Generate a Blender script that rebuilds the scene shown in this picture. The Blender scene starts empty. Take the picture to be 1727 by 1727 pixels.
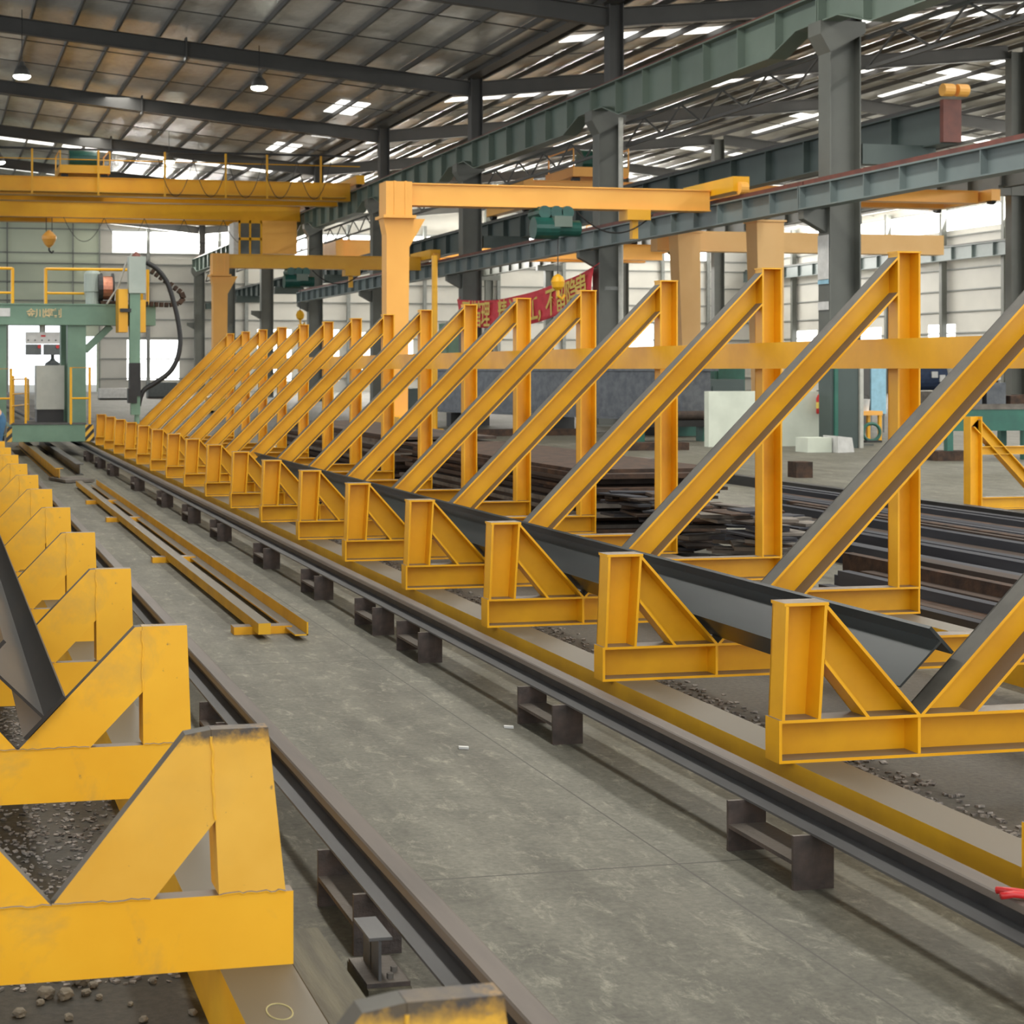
import bpy, bmesh, math, random
from mathutils import Vector, Matrix
random.seed(7)
COL = bpy.context.scene.collection
F = 2874.0; CAMH = 1.7; VX = -112.0; HY = 623.0
TH = math.atan(612.0 / F); S = math.sin(TH); C = math.cos(TH)

# ---------------------------------------------------------------- measuring
def at(px, py, zc):
    X = (px - VX) * zc * C / F
    return Vector((X, (zc - X * S) / C, CAMH - (py - HY) * zc / F))
def at_z(px, py, z):
    return at(px, py, F * (CAMH - z) / (py - HY))
def y_of(X, zc):
    return (zc - X * S) / C

# ---------------------------------------------------------------- materials
def new_mat(name):
    m = bpy.data.materials.new(name); m.use_nodes = True
    nt = m.node_tree
    return m, nt, nt.nodes['Principled BSDF']
def N(nt, t, **kw):
    n = nt.nodes.new(t)
    for k, v in kw.items():
        if k in n.inputs: n.inputs[k].default_value = v
        else: setattr(n, k, v)
    return n
def L(nt, a, b): nt.links.new(a, b)
def ramp(nt, src, p0, p1, c0, c1):
    r = N(nt, 'ShaderNodeValToRGB')
    r.color_ramp.elements[0].position = p0; r.color_ramp.elements[1].position = p1
    r.color_ramp.elements[0].color = (*c0, 1); r.color_ramp.elements[1].color = (*c1, 1)
    L(nt, src, r.inputs['Fac']); return r
def mixc(nt, fac, a, b):
    m = N(nt, 'ShaderNodeMix', data_type='RGBA')
    if isinstance(fac, (int, float)): m.inputs[0].default_value = fac
    else: L(nt, fac, m.inputs[0])
    for v, i in ((a, 6), (b, 7)):
        if isinstance(v, tuple): m.inputs[i].default_value = (*v, 1)
        else: L(nt, v, m.inputs[i])
    return m.outputs[2]
def coords(nt, scale=(1, 1, 1), kind='Object'):
    tc = N(nt, 'ShaderNodeTexCoord'); mp = N(nt, 'ShaderNodeMapping')
    mp.inputs['Scale'].default_value = scale
    L(nt, tc.outputs[kind], mp.inputs['Vector']); return mp.outputs['Vector']
def noise(nt, vec, scale, detail=4, rough=.55, dist=0.0):
    n = N(nt, 'ShaderNodeTexNoise'); n.inputs['Scale'].default_value = scale
    n.inputs['Detail'].default_value = detail; n.inputs['Roughness'].default_value = rough
    n.inputs['Distortion'].default_value = dist
    L(nt, vec, n.inputs['Vector']); return n.outputs['Fac']
def simple(name, a, b=None, rough=.5, metal=0.0, scale=6, p=(.35, .65), bump=0.0, stretch=(1, 1, 1), dust=None, spots=None):
    """two-tone noisy paint or steel; dust = colour settled on faces that look up"""
    m, nt, bs = new_mat(name)
    b = b or tuple(x * .82 for x in a)
    v = coords(nt, stretch)
    n = noise(nt, v, scale)
    col = ramp(nt, n, p[0], p[1], b, a).outputs['Color']
    if spots:
        n3 = noise(nt, v, spots[0], 6, .7)
        r3 = ramp(nt, n3, spots[1], spots[1] + .05, (0, 0, 0), (1, 1, 1))
        col = mixc(nt, r3.outputs['Color'], col, spots[2])
    if dust:
        g = N(nt, 'ShaderNodeNewGeometry'); sp = N(nt, 'ShaderNodeSeparateXYZ')
        L(nt, g.outputs['True Normal'], sp.inputs[0])
        ad = N(nt, 'ShaderNodeMath', operation='MULTIPLY_ADD'); L(nt, n, ad.inputs[0]); ad.inputs[1].default_value = .3
        L(nt, sp.outputs['Z'], ad.inputs[2])
        r2 = ramp(nt, ad.outputs[0], .60, .80, (0, 0, 0), (1, 1, 1))
        col = mixc(nt, r2.outputs['Color'], col, dust)
    L(nt, col, bs.inputs['Base Color'])
    bs.inputs['Roughness'].default_value = rough; bs.inputs['Metallic'].default_value = metal
    if bump:
        bp = N(nt, 'ShaderNodeBump'); bp.inputs['Strength'].default_value = bump; bp.inputs['Distance'].default_value = .02
        n2 = noise(nt, v, scale * 5); L(nt, n2, bp.inputs['Height']); L(nt, bp.outputs[0], bs.inputs['Normal'])
    return m
def glow(name, col, s):
    m, nt, bs = new_mat(name)
    bs.inputs['Base Color'].default_value = (.8, .8, .8, 1)
    bs.inputs['Emission Color'].default_value = (*col, 1); bs.inputs['Emission Strength'].default_value = s
    return m

DUST = (.15, .12, .09)
M = {}
M['yellow'] = simple('yellow_paint', (.84, .42, .006), (.72, .34, .005), .42, 0, 3.0, dust=DUST, spots=(9, .74, (.30, .17, .03)))
M['yellow_plate'] = simple('yellow_plate_paint', (.88, .47, .022), (.80, .39, .012), .45, 0, 2.0, dust=(.17, .135, .10), spots=(14, .69, (.36, .2, .05)))
M['crane'] = simple('crane_paint', (.80, .42, .010), (.70, .34, .008), .4, 0, .6)
M['orange'] = simple('orange_crane_paint', (.90, .46, .09), (.82, .39, .07), .45, 0, .5)
M['portal'] = simple('pale_orange_paint', (.95, .60, .25), (.88, .53, .20), .5, 0, .5)
M['edge_steel'] = simple('worn_brace_steel', (.095, .088, .072), (.065, .06, .05), .6, .1, 8)
M['dark_steel'] = simple('mill_steel', (.12, .125, .13), (.075, .08, .088), .38, .6, 5, bump=.15)
M['beam_steel'] = simple('rolled_beam_steel', (.036, .043, .042), (.017, .021, .022), .30, .25, 3, stretch=(1, .25, 1))
M['dark_beam'] = simple('dark_brown_beam', (.034, .028, .022), (.016, .015, .014), .45, .1, 4, stretch=(1, .25, 1))
M['rust_steel'] = simple('rusty_steel', (.085, .052, .036), (.038, .03, .026), .75, .0, 7, bump=.2)
M['brown_steel'] = simple('brown_bar', (.085, .062, .05), (.045, .038, .034), .7, 0, 4, stretch=(1, .1, 1))
M['blue_steel'] = simple('bluish_bar', (.062, .064, .072), (.036, .037, .044), .6, .1, 4, stretch=(1, .1, 1))
M['pale_steel'] = simple('pale_plate', (.19, .172, .15), (.10, .09, .08), .5, .4, 4)
M['block_steel'] = simple('block_steel', (.115, .086, .074), (.055, .046, .042), .6, .3, 9, bump=.2, dust=(.14, .12, .10))
M['rail_head'] = simple('rail_head', (.110, .090, .074), (.075, .062, .052), .5, .2, 12, stretch=(1, .1, 1))
M['rail_web'] = simple('rail_web', (.040, .040, .042), (.024, .024, .026), .5, .3, 9, spots=(5, .66, (.11, .055, .03)))
M['rail_foot'] = simple('rail_foot', (.10, .098, .096), (.066, .064, .063), .55, .1, 7, stretch=(1, .2, 1))
M['dusty_beam'] = simple('dusty_yellow_beam', (.74, .40, .010), (.60, .31, .008), .5, 0, 3, dust=(.105, .088, .060))
M['column'] = simple('column_grey_green', (.118, .124, .108), (.095, .10, .088), .5, 0, .8)
M['rafter'] = simple('rafter_grey', (.085, .082, .076), (.065, .064, .06), .55, 0, .6)
M['purlin'] = simple('purlin_grey', (.10, .097, .088), (.075, .073, .068), .55, 0, .6)
M['girder'] = simple('girder_green', (.145, .19, .155), (.11, .145, .12), .45, 0, .5)
M['girder_low'] = simple('girder_slate', (.17, .21, .205), (.13, .16, .16), .45, 0, .5)
M['girder_dark'] = simple('girder_dark_green', (.07, .095, .088), (.05, .07, .066), .5, 0, .5)
M['redrail'] = simple('red_lead_rail', (.16, .05, .035), (.10, .035, .028), .6, 0, 3)
M['green'] = simple('machine_green', (.16, .27, .19), (.125, .22, .155), .45, 0, 2)
M['grey_green'] = simple('machine_grey_green', (.38, .43, .38), (.32, .37, .33), .5, 0, 2)
M['hoist'] = simple('hoist_green', (.012, .085, .065), (.008, .055, .045), .3, .1, 3)
M['bench_green'] = simple('bench_green', (.03, .14, .10), (.022, .10, .075), .45, 0, 2)
M['black'] = simple('black_rubber', (.018, .018, .018), (.012, .012, .012), .5)
M['cabinet'] = simple('cabinet_grey', (.42, .43, .38), (.36, .37, .33), .5, 0, 3)
M['panel_dark'] = simple('panel_dark', (.10, .115, .115), None, .5)
M['panel_light'] = simple('panel_light', (.62, .62, .60), None, .5)
M['red'] = simple('red_paint', (.55, .02, .02), (.45, .015, .015), .35)
M['white'] = simple('white_paint', (.62, .66, .56), (.54, .58, .49), .6, 0, 2, bump=.05)
M['copper'] = simple('copper_wire', (.62, .27, .17), (.45, .18, .11), .35, .6, 9)
M['wood'] = simple('dusty_plank', (.105, .092, .058), (.06, .052, .034), .75, 0, 6, stretch=(4, .4, 4), bump=.2)
M['navy'] = simple('navy_jacket', (.02, .04, .09), (.015, .028, .065), .8, 0, 9)
M['denim'] = simple('blue_trousers', (.05, .14, .25), (.04, .11, .2), .85, 0, 12)
M['skin'] = simple('skin', (.55, .32, .22), (.5, .28, .19), .55)
M['hair'] = simple('dark_hair', (.02, .018, .016), None, .6)
M['banner'] = simple('banner_red', (.78, .055, .075), (.66, .04, .055), .7, 0, 3)
M['banner_text'] = simple('banner_yellow', (.85, .62, .12), None, .6)
M['sign_text'] = simple('painted_characters', (.66, .50, .26), None, .6)
M['glass'] = simple('cab_glass', (.16, .18, .18), (.11, .12, .12), .08, .2, 1)
M['pale_blue'] = simple('pale_blue_sheet', (.28, .50, .62), None, .6)
M['pipe'] = simple('pale_conduit', (.48, .48, .43), None, .5)
M['chips'] = simple('slag_chips', (.30, .275, .245), (.07, .062, .055), .85, 0, 30)
M['lump'] = simple('concrete_lump', (.20, .175, .13), (.12, .105, .08), .85, 0, 14)
M['lamp'] = glow('lamp_glow', (.95, 1, .86), 14.0)
M['pane'] = glow('daylight_pane', (1, 1, .98), 3.2)
M['sky_pane'] = glow('skylight_pane', (1, .98, .93), 1.9)
M['wall_beige'] = simple('wall_sheet', (.52, .505, .46), (.44, .43, .395), .55, 0, .25)
M['wall_green'] = simple('wall_sheet_green', (.50, .55, .43), (.42, .47, .37), .55, 0, .25)
M['girt'] = simple('girt_grey', (.20, .21, .20), None, .6)
M['chalk'] = simple('chalk', (.42, .36, .16), None, .8)

def floor_mat():
    m, nt, bs = new_mat('worn_concrete')
    v = coords(nt)
    big = noise(nt, v, .35, 5, .6); mid = noise(nt, v, 2.2, 6, .65, 1.2)
    vs = coords(nt, (3.5, .45, 1)); streak = noise(nt, vs, 1.3, 5, .6)
    fine = noise(nt, v, 38, 4, .7)
    c1 = ramp(nt, mid, .36, .66, (.068, .065, .047), (.190, .182, .138)).outputs['Color']
    c2 = ramp(nt, streak, .38, .68, (.058, .054, .042), (.225, .216, .172)).outputs['Color']
    c = mixc(nt, .5, c1, c2)
    c3 = ramp(nt, big, .35, .7, (.075, .071, .054), (.195, .19, .16)).outputs['Color']
    c = mixc(nt, .35, c, c3)
    sc = ramp(nt, noise(nt, coords(nt, (1.3, .6, 1)), 9, 9, .8, .6), .53, .66, (0, 0, 0), (1, 1, 1)).outputs['Color']
    c = mixc(nt, N(nt, 'ShaderNodeMath', operation='MULTIPLY').outputs[0], c, (.36, .345, .265))
    mul = [n for n in nt.nodes if n.bl_idname == 'ShaderNodeMath'][-1]
    L(nt, sc, mul.inputs[0]); mul.inputs[1].default_value = .5
    f2 = ramp(nt, fine, .3, .7, (.68, .68, .68), (1.18, 1.18, 1.18)).outputs['Color']
    mm = N(nt, 'ShaderNodeMix', data_type='RGBA', blend_type='MULTIPLY'); mm.inputs[0].default_value = 1
    L(nt, c, mm.inputs[6]); L(nt, f2, mm.inputs[7]); c = mm.outputs[2]
    # slab joints across the aisle
    tc = N(nt, 'ShaderNodeTexCoord'); sp = N(nt, 'ShaderNodeSeparateXYZ'); L(nt, tc.outputs['Object'], sp.inputs[0])
    for ax, per, off, w in (('Y', 4.2, 1.95, .012), ('X', 5.2, 3.1, .008)):
        a = N(nt, 'ShaderNodeMath', operation='ADD'); L(nt, sp.outputs[ax], a.inputs[0]); a.inputs[1].default_value = 400 + off
        md = N(nt, 'ShaderNodeMath', operation='MODULO'); L(nt, a.outputs[0], md.inputs[0]); md.inputs[1].default_value = per
        lt = N(nt, 'ShaderNodeMath', operation='LESS_THAN'); L(nt, md.outputs[0], lt.inputs[0]); lt.inputs[1].default_value = w
        c = mixc(nt, lt.outputs[0], c, (.06, .057, .045))
    # oily dirt and grinding dust along both trestle rows; left tone also has shade painted in
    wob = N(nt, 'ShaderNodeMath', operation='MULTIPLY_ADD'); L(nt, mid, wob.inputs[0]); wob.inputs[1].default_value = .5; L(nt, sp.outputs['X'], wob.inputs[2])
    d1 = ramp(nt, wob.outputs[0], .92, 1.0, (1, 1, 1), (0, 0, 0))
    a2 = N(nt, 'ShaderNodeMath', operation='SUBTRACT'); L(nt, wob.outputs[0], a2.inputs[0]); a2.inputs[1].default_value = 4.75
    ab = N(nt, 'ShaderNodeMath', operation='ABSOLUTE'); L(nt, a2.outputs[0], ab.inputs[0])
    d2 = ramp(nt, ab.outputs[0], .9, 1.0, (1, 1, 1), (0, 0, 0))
    dirt_shade = ramp(nt, fine, .35, .7, (.018, .016, .011), (.042, .037, .027)).outputs['Color']
    c = mixc(nt, d1.outputs['Color'], c, dirt_shade)
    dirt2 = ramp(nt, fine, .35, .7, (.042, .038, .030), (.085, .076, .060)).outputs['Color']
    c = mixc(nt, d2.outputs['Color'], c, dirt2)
    L(nt, c, bs.inputs['Base Color'])
    rr = ramp(nt, big, .3, .7, (.5, .5, .5), (.72, .72, .72)); L(nt, rr.outputs['Color'], bs.inputs['Roughness']); bs.inputs['Specular IOR Level'].default_value = .3
    bp = N(nt, 'ShaderNodeBump'); bp.inputs['Strength'].default_value = .25; bp.inputs['Distance'].default_value = .01
    L(nt, noise(nt, v, 20, 6, .7), bp.inputs['Height']); L(nt, bp.outputs[0], bs.inputs['Normal'])
    return m
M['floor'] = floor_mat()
def roof_mat():
    m, nt, bs = new_mat('foil_insulation')
    v = coords(nt, (1, .35, 1)); n = noise(nt, v, 1.1, 4, .6, .6)
    c = ramp(nt, n, .35, .65, (.64, .62, .57), (.80, .78, .73)).outputs['Color']
    L(nt, c, bs.inputs['Base Color'])
    bs.inputs['Metallic'].default_value = .25; bs.inputs['Roughness'].default_value = .27
    bp = N(nt, 'ShaderNodeBump'); bp.inputs['Strength'].default_value = .55; bp.inputs['Distance'].default_value = .12
    L(nt, noise(nt, coords(nt, (.9, .5, 1)), 1.5, 3, .5), bp.inputs['Height']); L(nt, bp.outputs[0], bs.inputs['Normal'])
    return m
M['roof'] = roof_mat()
def burnt_mat():
    m, nt, bs = new_mat('torch_burnt_yellow')
    v = coords(nt); n = noise(nt, v, 14, 5, .7)
    base = ramp(nt, noise(nt, v, 2.2), .35, .65, (.70, .36, .03), (.82, .46, .06)).outputs['Color']
    sp = N(nt, 'ShaderNodeSeparateXYZ'); L(nt, v, sp.inputs[0])
    ad = N(nt, 'ShaderNodeMath', operation='MULTIPLY_ADD'); L(nt, n, ad.inputs[0]); ad.inputs[1].default_value = .09; L(nt, sp.outputs['Z'], ad.inputs[2])
    r = ramp(nt, ad.outputs[0], .607, .640, (0, 0, 0), (1, 1, 1))
    c = mixc(nt, r.outputs['Color'], base, (.055, .048, .045))
    r2 = ramp(nt, noise(nt, v, 26, 6, .75), .66, .72, (0, 0, 0), (1, 1, 1))
    c = mixc(nt, r2.outputs['Color'], c, (.33, .19, .06))
    L(nt, c, bs.inputs['Base Color']); bs.inputs['Roughness'].default_value = .5
    return m
M['burnt'] = burnt_mat()
def wear(m, amt):
    nt = m.node_tree; bs = nt.nodes['Principled BSDF']; src = bs.inputs['Base Color'].links[0].from_socket
    big = ramp(nt, noise(nt, coords(nt), 3.1, 6, .7, .4), .52, .70, (0, 0, 0), (1, 1, 1)).outputs['Color']
    mu = N(nt, 'ShaderNodeMath', operation='MULTIPLY'); L(nt, big, mu.inputs[0]); mu.inputs[1].default_value = amt
    c = mixc(nt, mu.outputs[0], src, (.52, .32, .07))
    fine = ramp(nt, noise(nt, coords(nt, (1, 1, 2.5)), 42, 8, .8), .665, .70, (0, 0, 0), (1, 1, 1)).outputs['Color']
    mu2 = N(nt, 'ShaderNodeMath', operation='MULTIPLY'); L(nt, fine, mu2.inputs[0]); mu2.inputs[1].default_value = .6
    c = mixc(nt, mu2.outputs[0], c, (.17, .11, .045))
    L(nt, c, bs.inputs['Base Color'])
wear(M['yellow_plate'], .6); wear(M['burnt'], .2)
def hazard_mat():
    m, nt, bs = new_mat('hazard_stripes')
    tc = N(nt, 'ShaderNodeTexCoord'); sp = N(nt, 'ShaderNodeSeparateXYZ'); L(nt, tc.outputs['Object'], sp.inputs[0])
    a = N(nt, 'ShaderNodeMath', operation='SUBTRACT'); L(nt, sp.outputs['Z'], a.inputs[0]); L(nt, sp.outputs['X'], a.inputs[1])
    b = N(nt, 'ShaderNodeMath', operation='ADD'); L(nt, a.outputs[0], b.inputs[0]); b.inputs[1].default_value = 50
    md = N(nt, 'ShaderNodeMath', operation='MODULO'); L(nt, b.outputs[0], md.inputs[0]); md.inputs[1].default_value = .17
    lt = N(nt, 'ShaderNodeMath', operation='LESS_THAN'); L(nt, md.outputs[0], lt.inputs[0]); lt.inputs[1].default_value = .085
    L(nt, mixc(nt, lt.outputs[0], (.02, .02, .018), (.72, .42, .04)), bs.inputs['Base Color'])
    return m
M['hazard'] = hazard_mat()

for k_ in ('brown_steel', 'blue_steel', 'rust_steel', 'pale_steel'):
    M[k_].node_tree.nodes['Principled BSDF'].inputs['Specular IOR Level'].default_value = .10; M[k_].node_tree.nodes['Principled BSDF'].inputs['Roughness'].default_value = .8; M[k_].node_tree.nodes['Principled BSDF'].inputs['Metallic'].default_value = 0
# ---------------------------------------------------------------- mesh builder
class MB:
    def __init__(s): s.v = []; s.f = []
    def add(s, vs, fs):
        b = len(s.v); s.v += [tuple(p) for p in vs]; s.f += [tuple(b + i for i in f) for f in fs]; return s
    def hexa(s, p):   # 8 corners: bottom loop 0-3, top loop 4-7
        return s.add(p, [(3, 2, 1, 0), (4, 5, 6, 7), (0, 1, 5, 4), (1, 2, 6, 5), (2, 3, 7, 6), (3, 0, 4, 7)])
    def box(s, x0, x1, y0, y1, z0, z1):
        return s.hexa([(x0, y0, z0), (x1, y0, z0), (x1, y1, z0), (x0, y1, z0), (x0, y0, z1), (x1, y0, z1), (x1, y1, z1), (x0, y1, z1)])
    def obox(s, c, ux, uy, uz):
        c, ux, uy, uz = map(Vector, (c, ux, uy, uz))
        return s.hexa([c - ux - uy - uz, c + ux - uy - uz, c + ux + uy - uz, c - ux + uy - uz, c - ux - uy + uz, c + ux - uy + uz, c + ux + uy + uz, c - ux + uy + uz])
    def prism(s, pts, y0, y1):        # polygon in xz, pulled along y
        n = len(pts)
        if sum(pts[i][0] * pts[(i + 1) % n][1] - pts[(i + 1) % n][0] * pts[i][1] for i in range(n)) < 0: pts = pts[::-1]
        vs = [(x, y0, z) for x, z in pts] + [(x, y1, z) for x, z in pts]
        fs = [tuple(range(n)), tuple(range(2 * n - 1, n - 1, -1))] + [((i + 1) % n, i, n + i, n + (i + 1) % n) for i in range(n)]
        return s.add(vs, fs)
    def prism_x(s, pts, x0, x1):      # polygon in yz, pulled along x
        n = len(pts)
        if sum(pts[i][0] * pts[(i + 1) % n][1] - pts[(i + 1) % n][0] * pts[i][1] for i in range(n)) < 0: pts = pts[::-1]
        vs = [(x0, y, z) for y, z in pts] + [(x1, y, z) for y, z in pts]
        fs = [tuple(range(n - 1, -1, -1)), tuple(range(n, 2 * n))] + [(i, (i + 1) % n, n + (i + 1) % n, n + i) for i in range(n)]
        return s.add(vs, fs)
    def cyl(s, p0, p1, r0, r1=None, n=12, cap=True):
        p0, p1 = Vector(p0), Vector(p1); r1 = r0 if r1 is None else r1
        d = (p1 - p0).normalized(); a = d.orthogonal().normalized(); b = d.cross(a)
        vs = []
        for p, r in ((p0, r0), (p1, r1)):
            vs += [p + (a * math.cos(2 * math.pi * i / n) + b * math.sin(2 * math.pi * i / n)) * r for i in range(n)]
        fs = [(i, (i + 1) % n, n + (i + 1) % n, n + i) for i in range(n)]
        if cap: fs += [tuple(range(n - 1, -1, -1)), tuple(range(n, 2 * n))]
        return s.add(vs, fs)
    def tube(s, pts, r, n=8):
        pts = [Vector(p) for p in pts]; vs = []; fs = []; prev = None
        for i, p in enumerate(pts):
            d = (pts[min(i + 1, len(pts) - 1)] - pts[max(i - 1, 0)]).normalized()
            a = d.orthogonal() if prev is None else prev - d * prev.dot(d)
            a = a.normalized(); prev = a; b = d.cross(a)
            vs += [p + (a * math.cos(2 * math.pi * k / n) + b * math.sin(2 * math.pi * k / n)) * r for k in range(n)]
        for i in range(len(pts) - 1):
            for k in range(n):
                fs.append((i * n + k, i * n + (k + 1) % n, (i + 1) * n + (k + 1) % n, (i + 1) * n + k))
        fs += [tuple(range(n - 1, -1, -1)), tuple(range((len(pts) - 1) * n, len(pts) * n))]
        return s.add(vs, fs)
    def lathe(s, c, prof, n=20):
        c = Vector(c); vs = []; fs = []
        for r, z in prof:
            vs += [c + Vector((r * math.cos(2 * math.pi * k / n), r * math.sin(2 * math.pi * k / n), z)) for k in range(n)]
        for i in range(len(prof) - 1):
            for k in range(n): fs.append((i * n + k, i * n + (k + 1) % n, (i + 1) * n + (k + 1) % n, (i + 1) * n + k))
        fs += [tuple(range(n - 1, -1, -1)), tuple(range((len(prof) - 1) * n, len(prof) * n))]
        return s.add(vs, fs)
    def ibeam(s, p0, p1, up, depth, fw, tf, tw):
        p0, p1, up = Vector(p0), Vector(p1), Vector(up).normalized()
        d = (p1 - p0); h = d / 2; c = (p0 + p1) / 2; side = d.normalized().cross(up).normalized()
        up = side.cross(d.normalized()).normalized()
        for sg in (1, -1): s.obox(c + up * sg * (depth / 2 - tf / 2), h, side * fw / 2, up * tf / 2)
        return s.obox(c, h, side * tw / 2, up * (depth / 2 - tf))
    def hmember(s, U0, U1, L1, L0, fw, tf=.012, tw=.010):   # I member in the xz plane with mitred ends
        U0, U1, L1, L0 = (Vector((p[0], p[1])) for p in (U0, U1, L1, L0))
        for A, B, P in ((U0, U1, L0), (L0, L1, U0)):
            d = (B - A).normalized(); n = Vector((-d.y, d.x))
            if (P - A).dot(n) < 0: n = -n
            ea = (L0 - U0) if A == U0 else (U0 - L0); eb = (L1 - U1) if A == U0 else (U1 - L1)
            oa = ea * (tf / abs(ea.dot(n))); ob = eb * (tf / abs(eb.dot(n)))
            s.prism([tuple(A), tuple(B), tuple(B + ob), tuple(A + oa)], -fw / 2, fw / 2)
        return s.prism([tuple(U0), tuple(U1), tuple(L1), tuple(L0)], fw / 2 - tw, fw / 2)
    def build(s, name, mat, parent=None, loc=(0, 0, 0), smooth=False, mats=None, pick=None):
        me = bpy.data.meshes.new(name); me.from_pydata(s.v, [], s.f); me.update()
        for m in ([M[mat]] if isinstance(mat, str) else mat): me.materials.append(m)
        if pick:
            for p in me.polygons: p.material_index = pick(p)
        if smooth:
            for p in me.polygons: p.use_smooth = True
        o = bpy.data.objects.new(name, me); COL.objects.link(o); o.location = loc
        if parent is not None: o.parent = parent
        return o

def tag(o, label=None, cat=None, group=None, kind=None):
    if label: o['label'] = label
    if cat: o['category'] = cat
    if group: o['group'] = group
    if kind: o['kind'] = kind
    return o
def thing(name, label, cat, loc=(0, 0, 0), rz=0.0, group=None):
    o = bpy.data.objects.new(name, None); COL.objects.link(o)
    o.location = loc; o.rotation_euler.z = rz; o.empty_display_size = .1
    return tag(o, label, cat, group)
def dup(root, loc, label=None, rz=None):
    r = root.copy(); COL.objects.link(r); r.location = loc
    if rz is not None: r.rotation_euler.z = rz
    if label: r['label'] = label
    for ch in list(root.children):
        c = ch.copy(); COL.objects.link(c); c.parent = r
        for g in ch.children:
            d = g.copy(); COL.objects.link(d); d.parent = c
    return r
ORD = ['nearest', 'second', 'third', 'fourth', 'fifth', 'sixth', 'seventh', 'eighth', 'ninth', 'tenth', 'eleventh', 'twelfth', 'thirteenth', 'fourteenth', 'fifteenth', 'sixteenth', 'seventeenth', 'eighteenth', 'nineteenth', 'twentieth']
def structure(o): o['kind'] = 'structure'; return o

# ================================================================ THE HALL
XA, XB, XW = 19.85, 43.0, 66.0
YCOL = [34.8 + 13.43 * i for i in range(8)]
YEND = 129.6; Y0 = -8.0
ZV, ZR = 12.85, 15.15
XL = -3.3
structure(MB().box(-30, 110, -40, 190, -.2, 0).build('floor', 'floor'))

def roof(name, segs):
    """segs: list of (x0,z0,x1,z1) slopes"""
    m = MB()
    for x0, z0, x1, z1 in segs:
        m.hexa([(x0, Y0, z0), (x1, Y0, z1), (x1, YEND + 1, z1), (x0, YEND + 1, z0), (x0, Y0, z0 + .12), (x1, Y0, z1 + .12), (x1, YEND + 1, z1 + .12), (x0, YEND + 1, z0 + .12)])
    r = structure(m.build(name, 'roof'))
    for x0, z0, x1, z1 in segs:
        n = int(abs(x1 - x0) / 1.53)
        for k in range(n):
            t = (k + .35) / n; x = x0 + (x1 - x0) * t; z = z0 + (z1 - z0) * t - .02
            q = MB(); q.box(x - .012, x + .012, 20, YEND, z - .17, z); q.box(x - .012, x + .06, 20, YEND, z - .185, z - .165)
            q.build('purlin', 'purlin', r)
        for yc in [YCOL[0] - 13.43 + i * 13.43 for i in range(9)]:
            for fr in (.33, .67):
                y = yc + 13.43 * fr
                if 38 < y < YEND:
                    MB().obox(((x0 + x1) / 2, y, (z0 + z1) / 2 - .16), ((x1 - x0) / 2, 0, (z1 - z0) / 2), (0, .018, 0), (0, 0, .018)).build('sag_rod', 'purlin', r)
    return r
roof('ceiling_left', [(XL, ZR, XA, ZV), (-26, ZV, XL, ZR)])
roof('ceiling_middle', [(XA, ZV, XB, ZR)])
roof('ceiling_right', [(XB, ZR, XW, ZV)])
# skylight panes let into the roof sheets
nwin = [0]
def window(m, mat='pane'):
    nwin[0] += 1
    return structure(m.build('window_%d' % nwin[0], mat))
def roof_z(x):
    return ZV + (XA - x) * .1 if x < XA and x > XL else (ZV + (x - XA) * .1 if x < XB else ZR - (x - XB) * .1)
def skylight(x0, x1, y0, y1):
    z0, z1 = roof_z(x0) - .015, roof_z(x1) - .015
    window(MB().hexa([(x0, y0, z0 - .01), (x1, y0, z1 - .01), (x1, y1, z1 - .01), (x0, y1, z0 - .01), (x0, y0, z0 + .02), (x1, y0, z1 + .02), (x1, y1, z1 + .02), (x0, y1, z0 + .02)]), 'sky_pane')
for x0, x1, y0, y1 in ((16.9, 18.2, 70.3, 73.6), (17.9, 18.9, 78, 80.6), (16.9, 18.2, 84, 87), (40.6, 41.1, 66, 71), (40.6, 41.1, 73, 76), (44.8, 45.3, 56, 61), (44.8, 45.3, 63, 66), (44.8, 45.3, 68, 75), (44.8, 45.3, 80, 88), (29, 30, 82, 84), (33, 34, 66, 70), (22.4, 23.4, 92, 97),
                       (2, 3.4, -4, 40), (12, 13.4, -4, 40), (28, 29.4, -4, 40), (36, 37.4, -4, 40)):
    skylight(x0, x1, y0, y1)

# translucent sheets that run up the slope in the middle of each frame
for k in range(1, 7):
    ym = YCOL[k] + 6.7
    for a_, b_ in ((XA + 1.2, XA + 7), (XA + 7.4, XA + 14.4), (XA + 14.8, XB - .6), (XB + .6, XB + 8), (XB + 8.4, XB + 15.5), (XB + 16, XW - 1.5)):
        skylight(a_, b_, ym - .55, ym + .55)
for k in (4, 5, 6):  # left bay: added glowing strips standing in for the lit glossy roof
    ym = YCOL[k] + 6.7
    for a_, b_ in ((-2.5, 6.5), (7, 13), (13.4, 18.8)): skylight(a_, b_, ym - .5, ym + .5)
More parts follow.
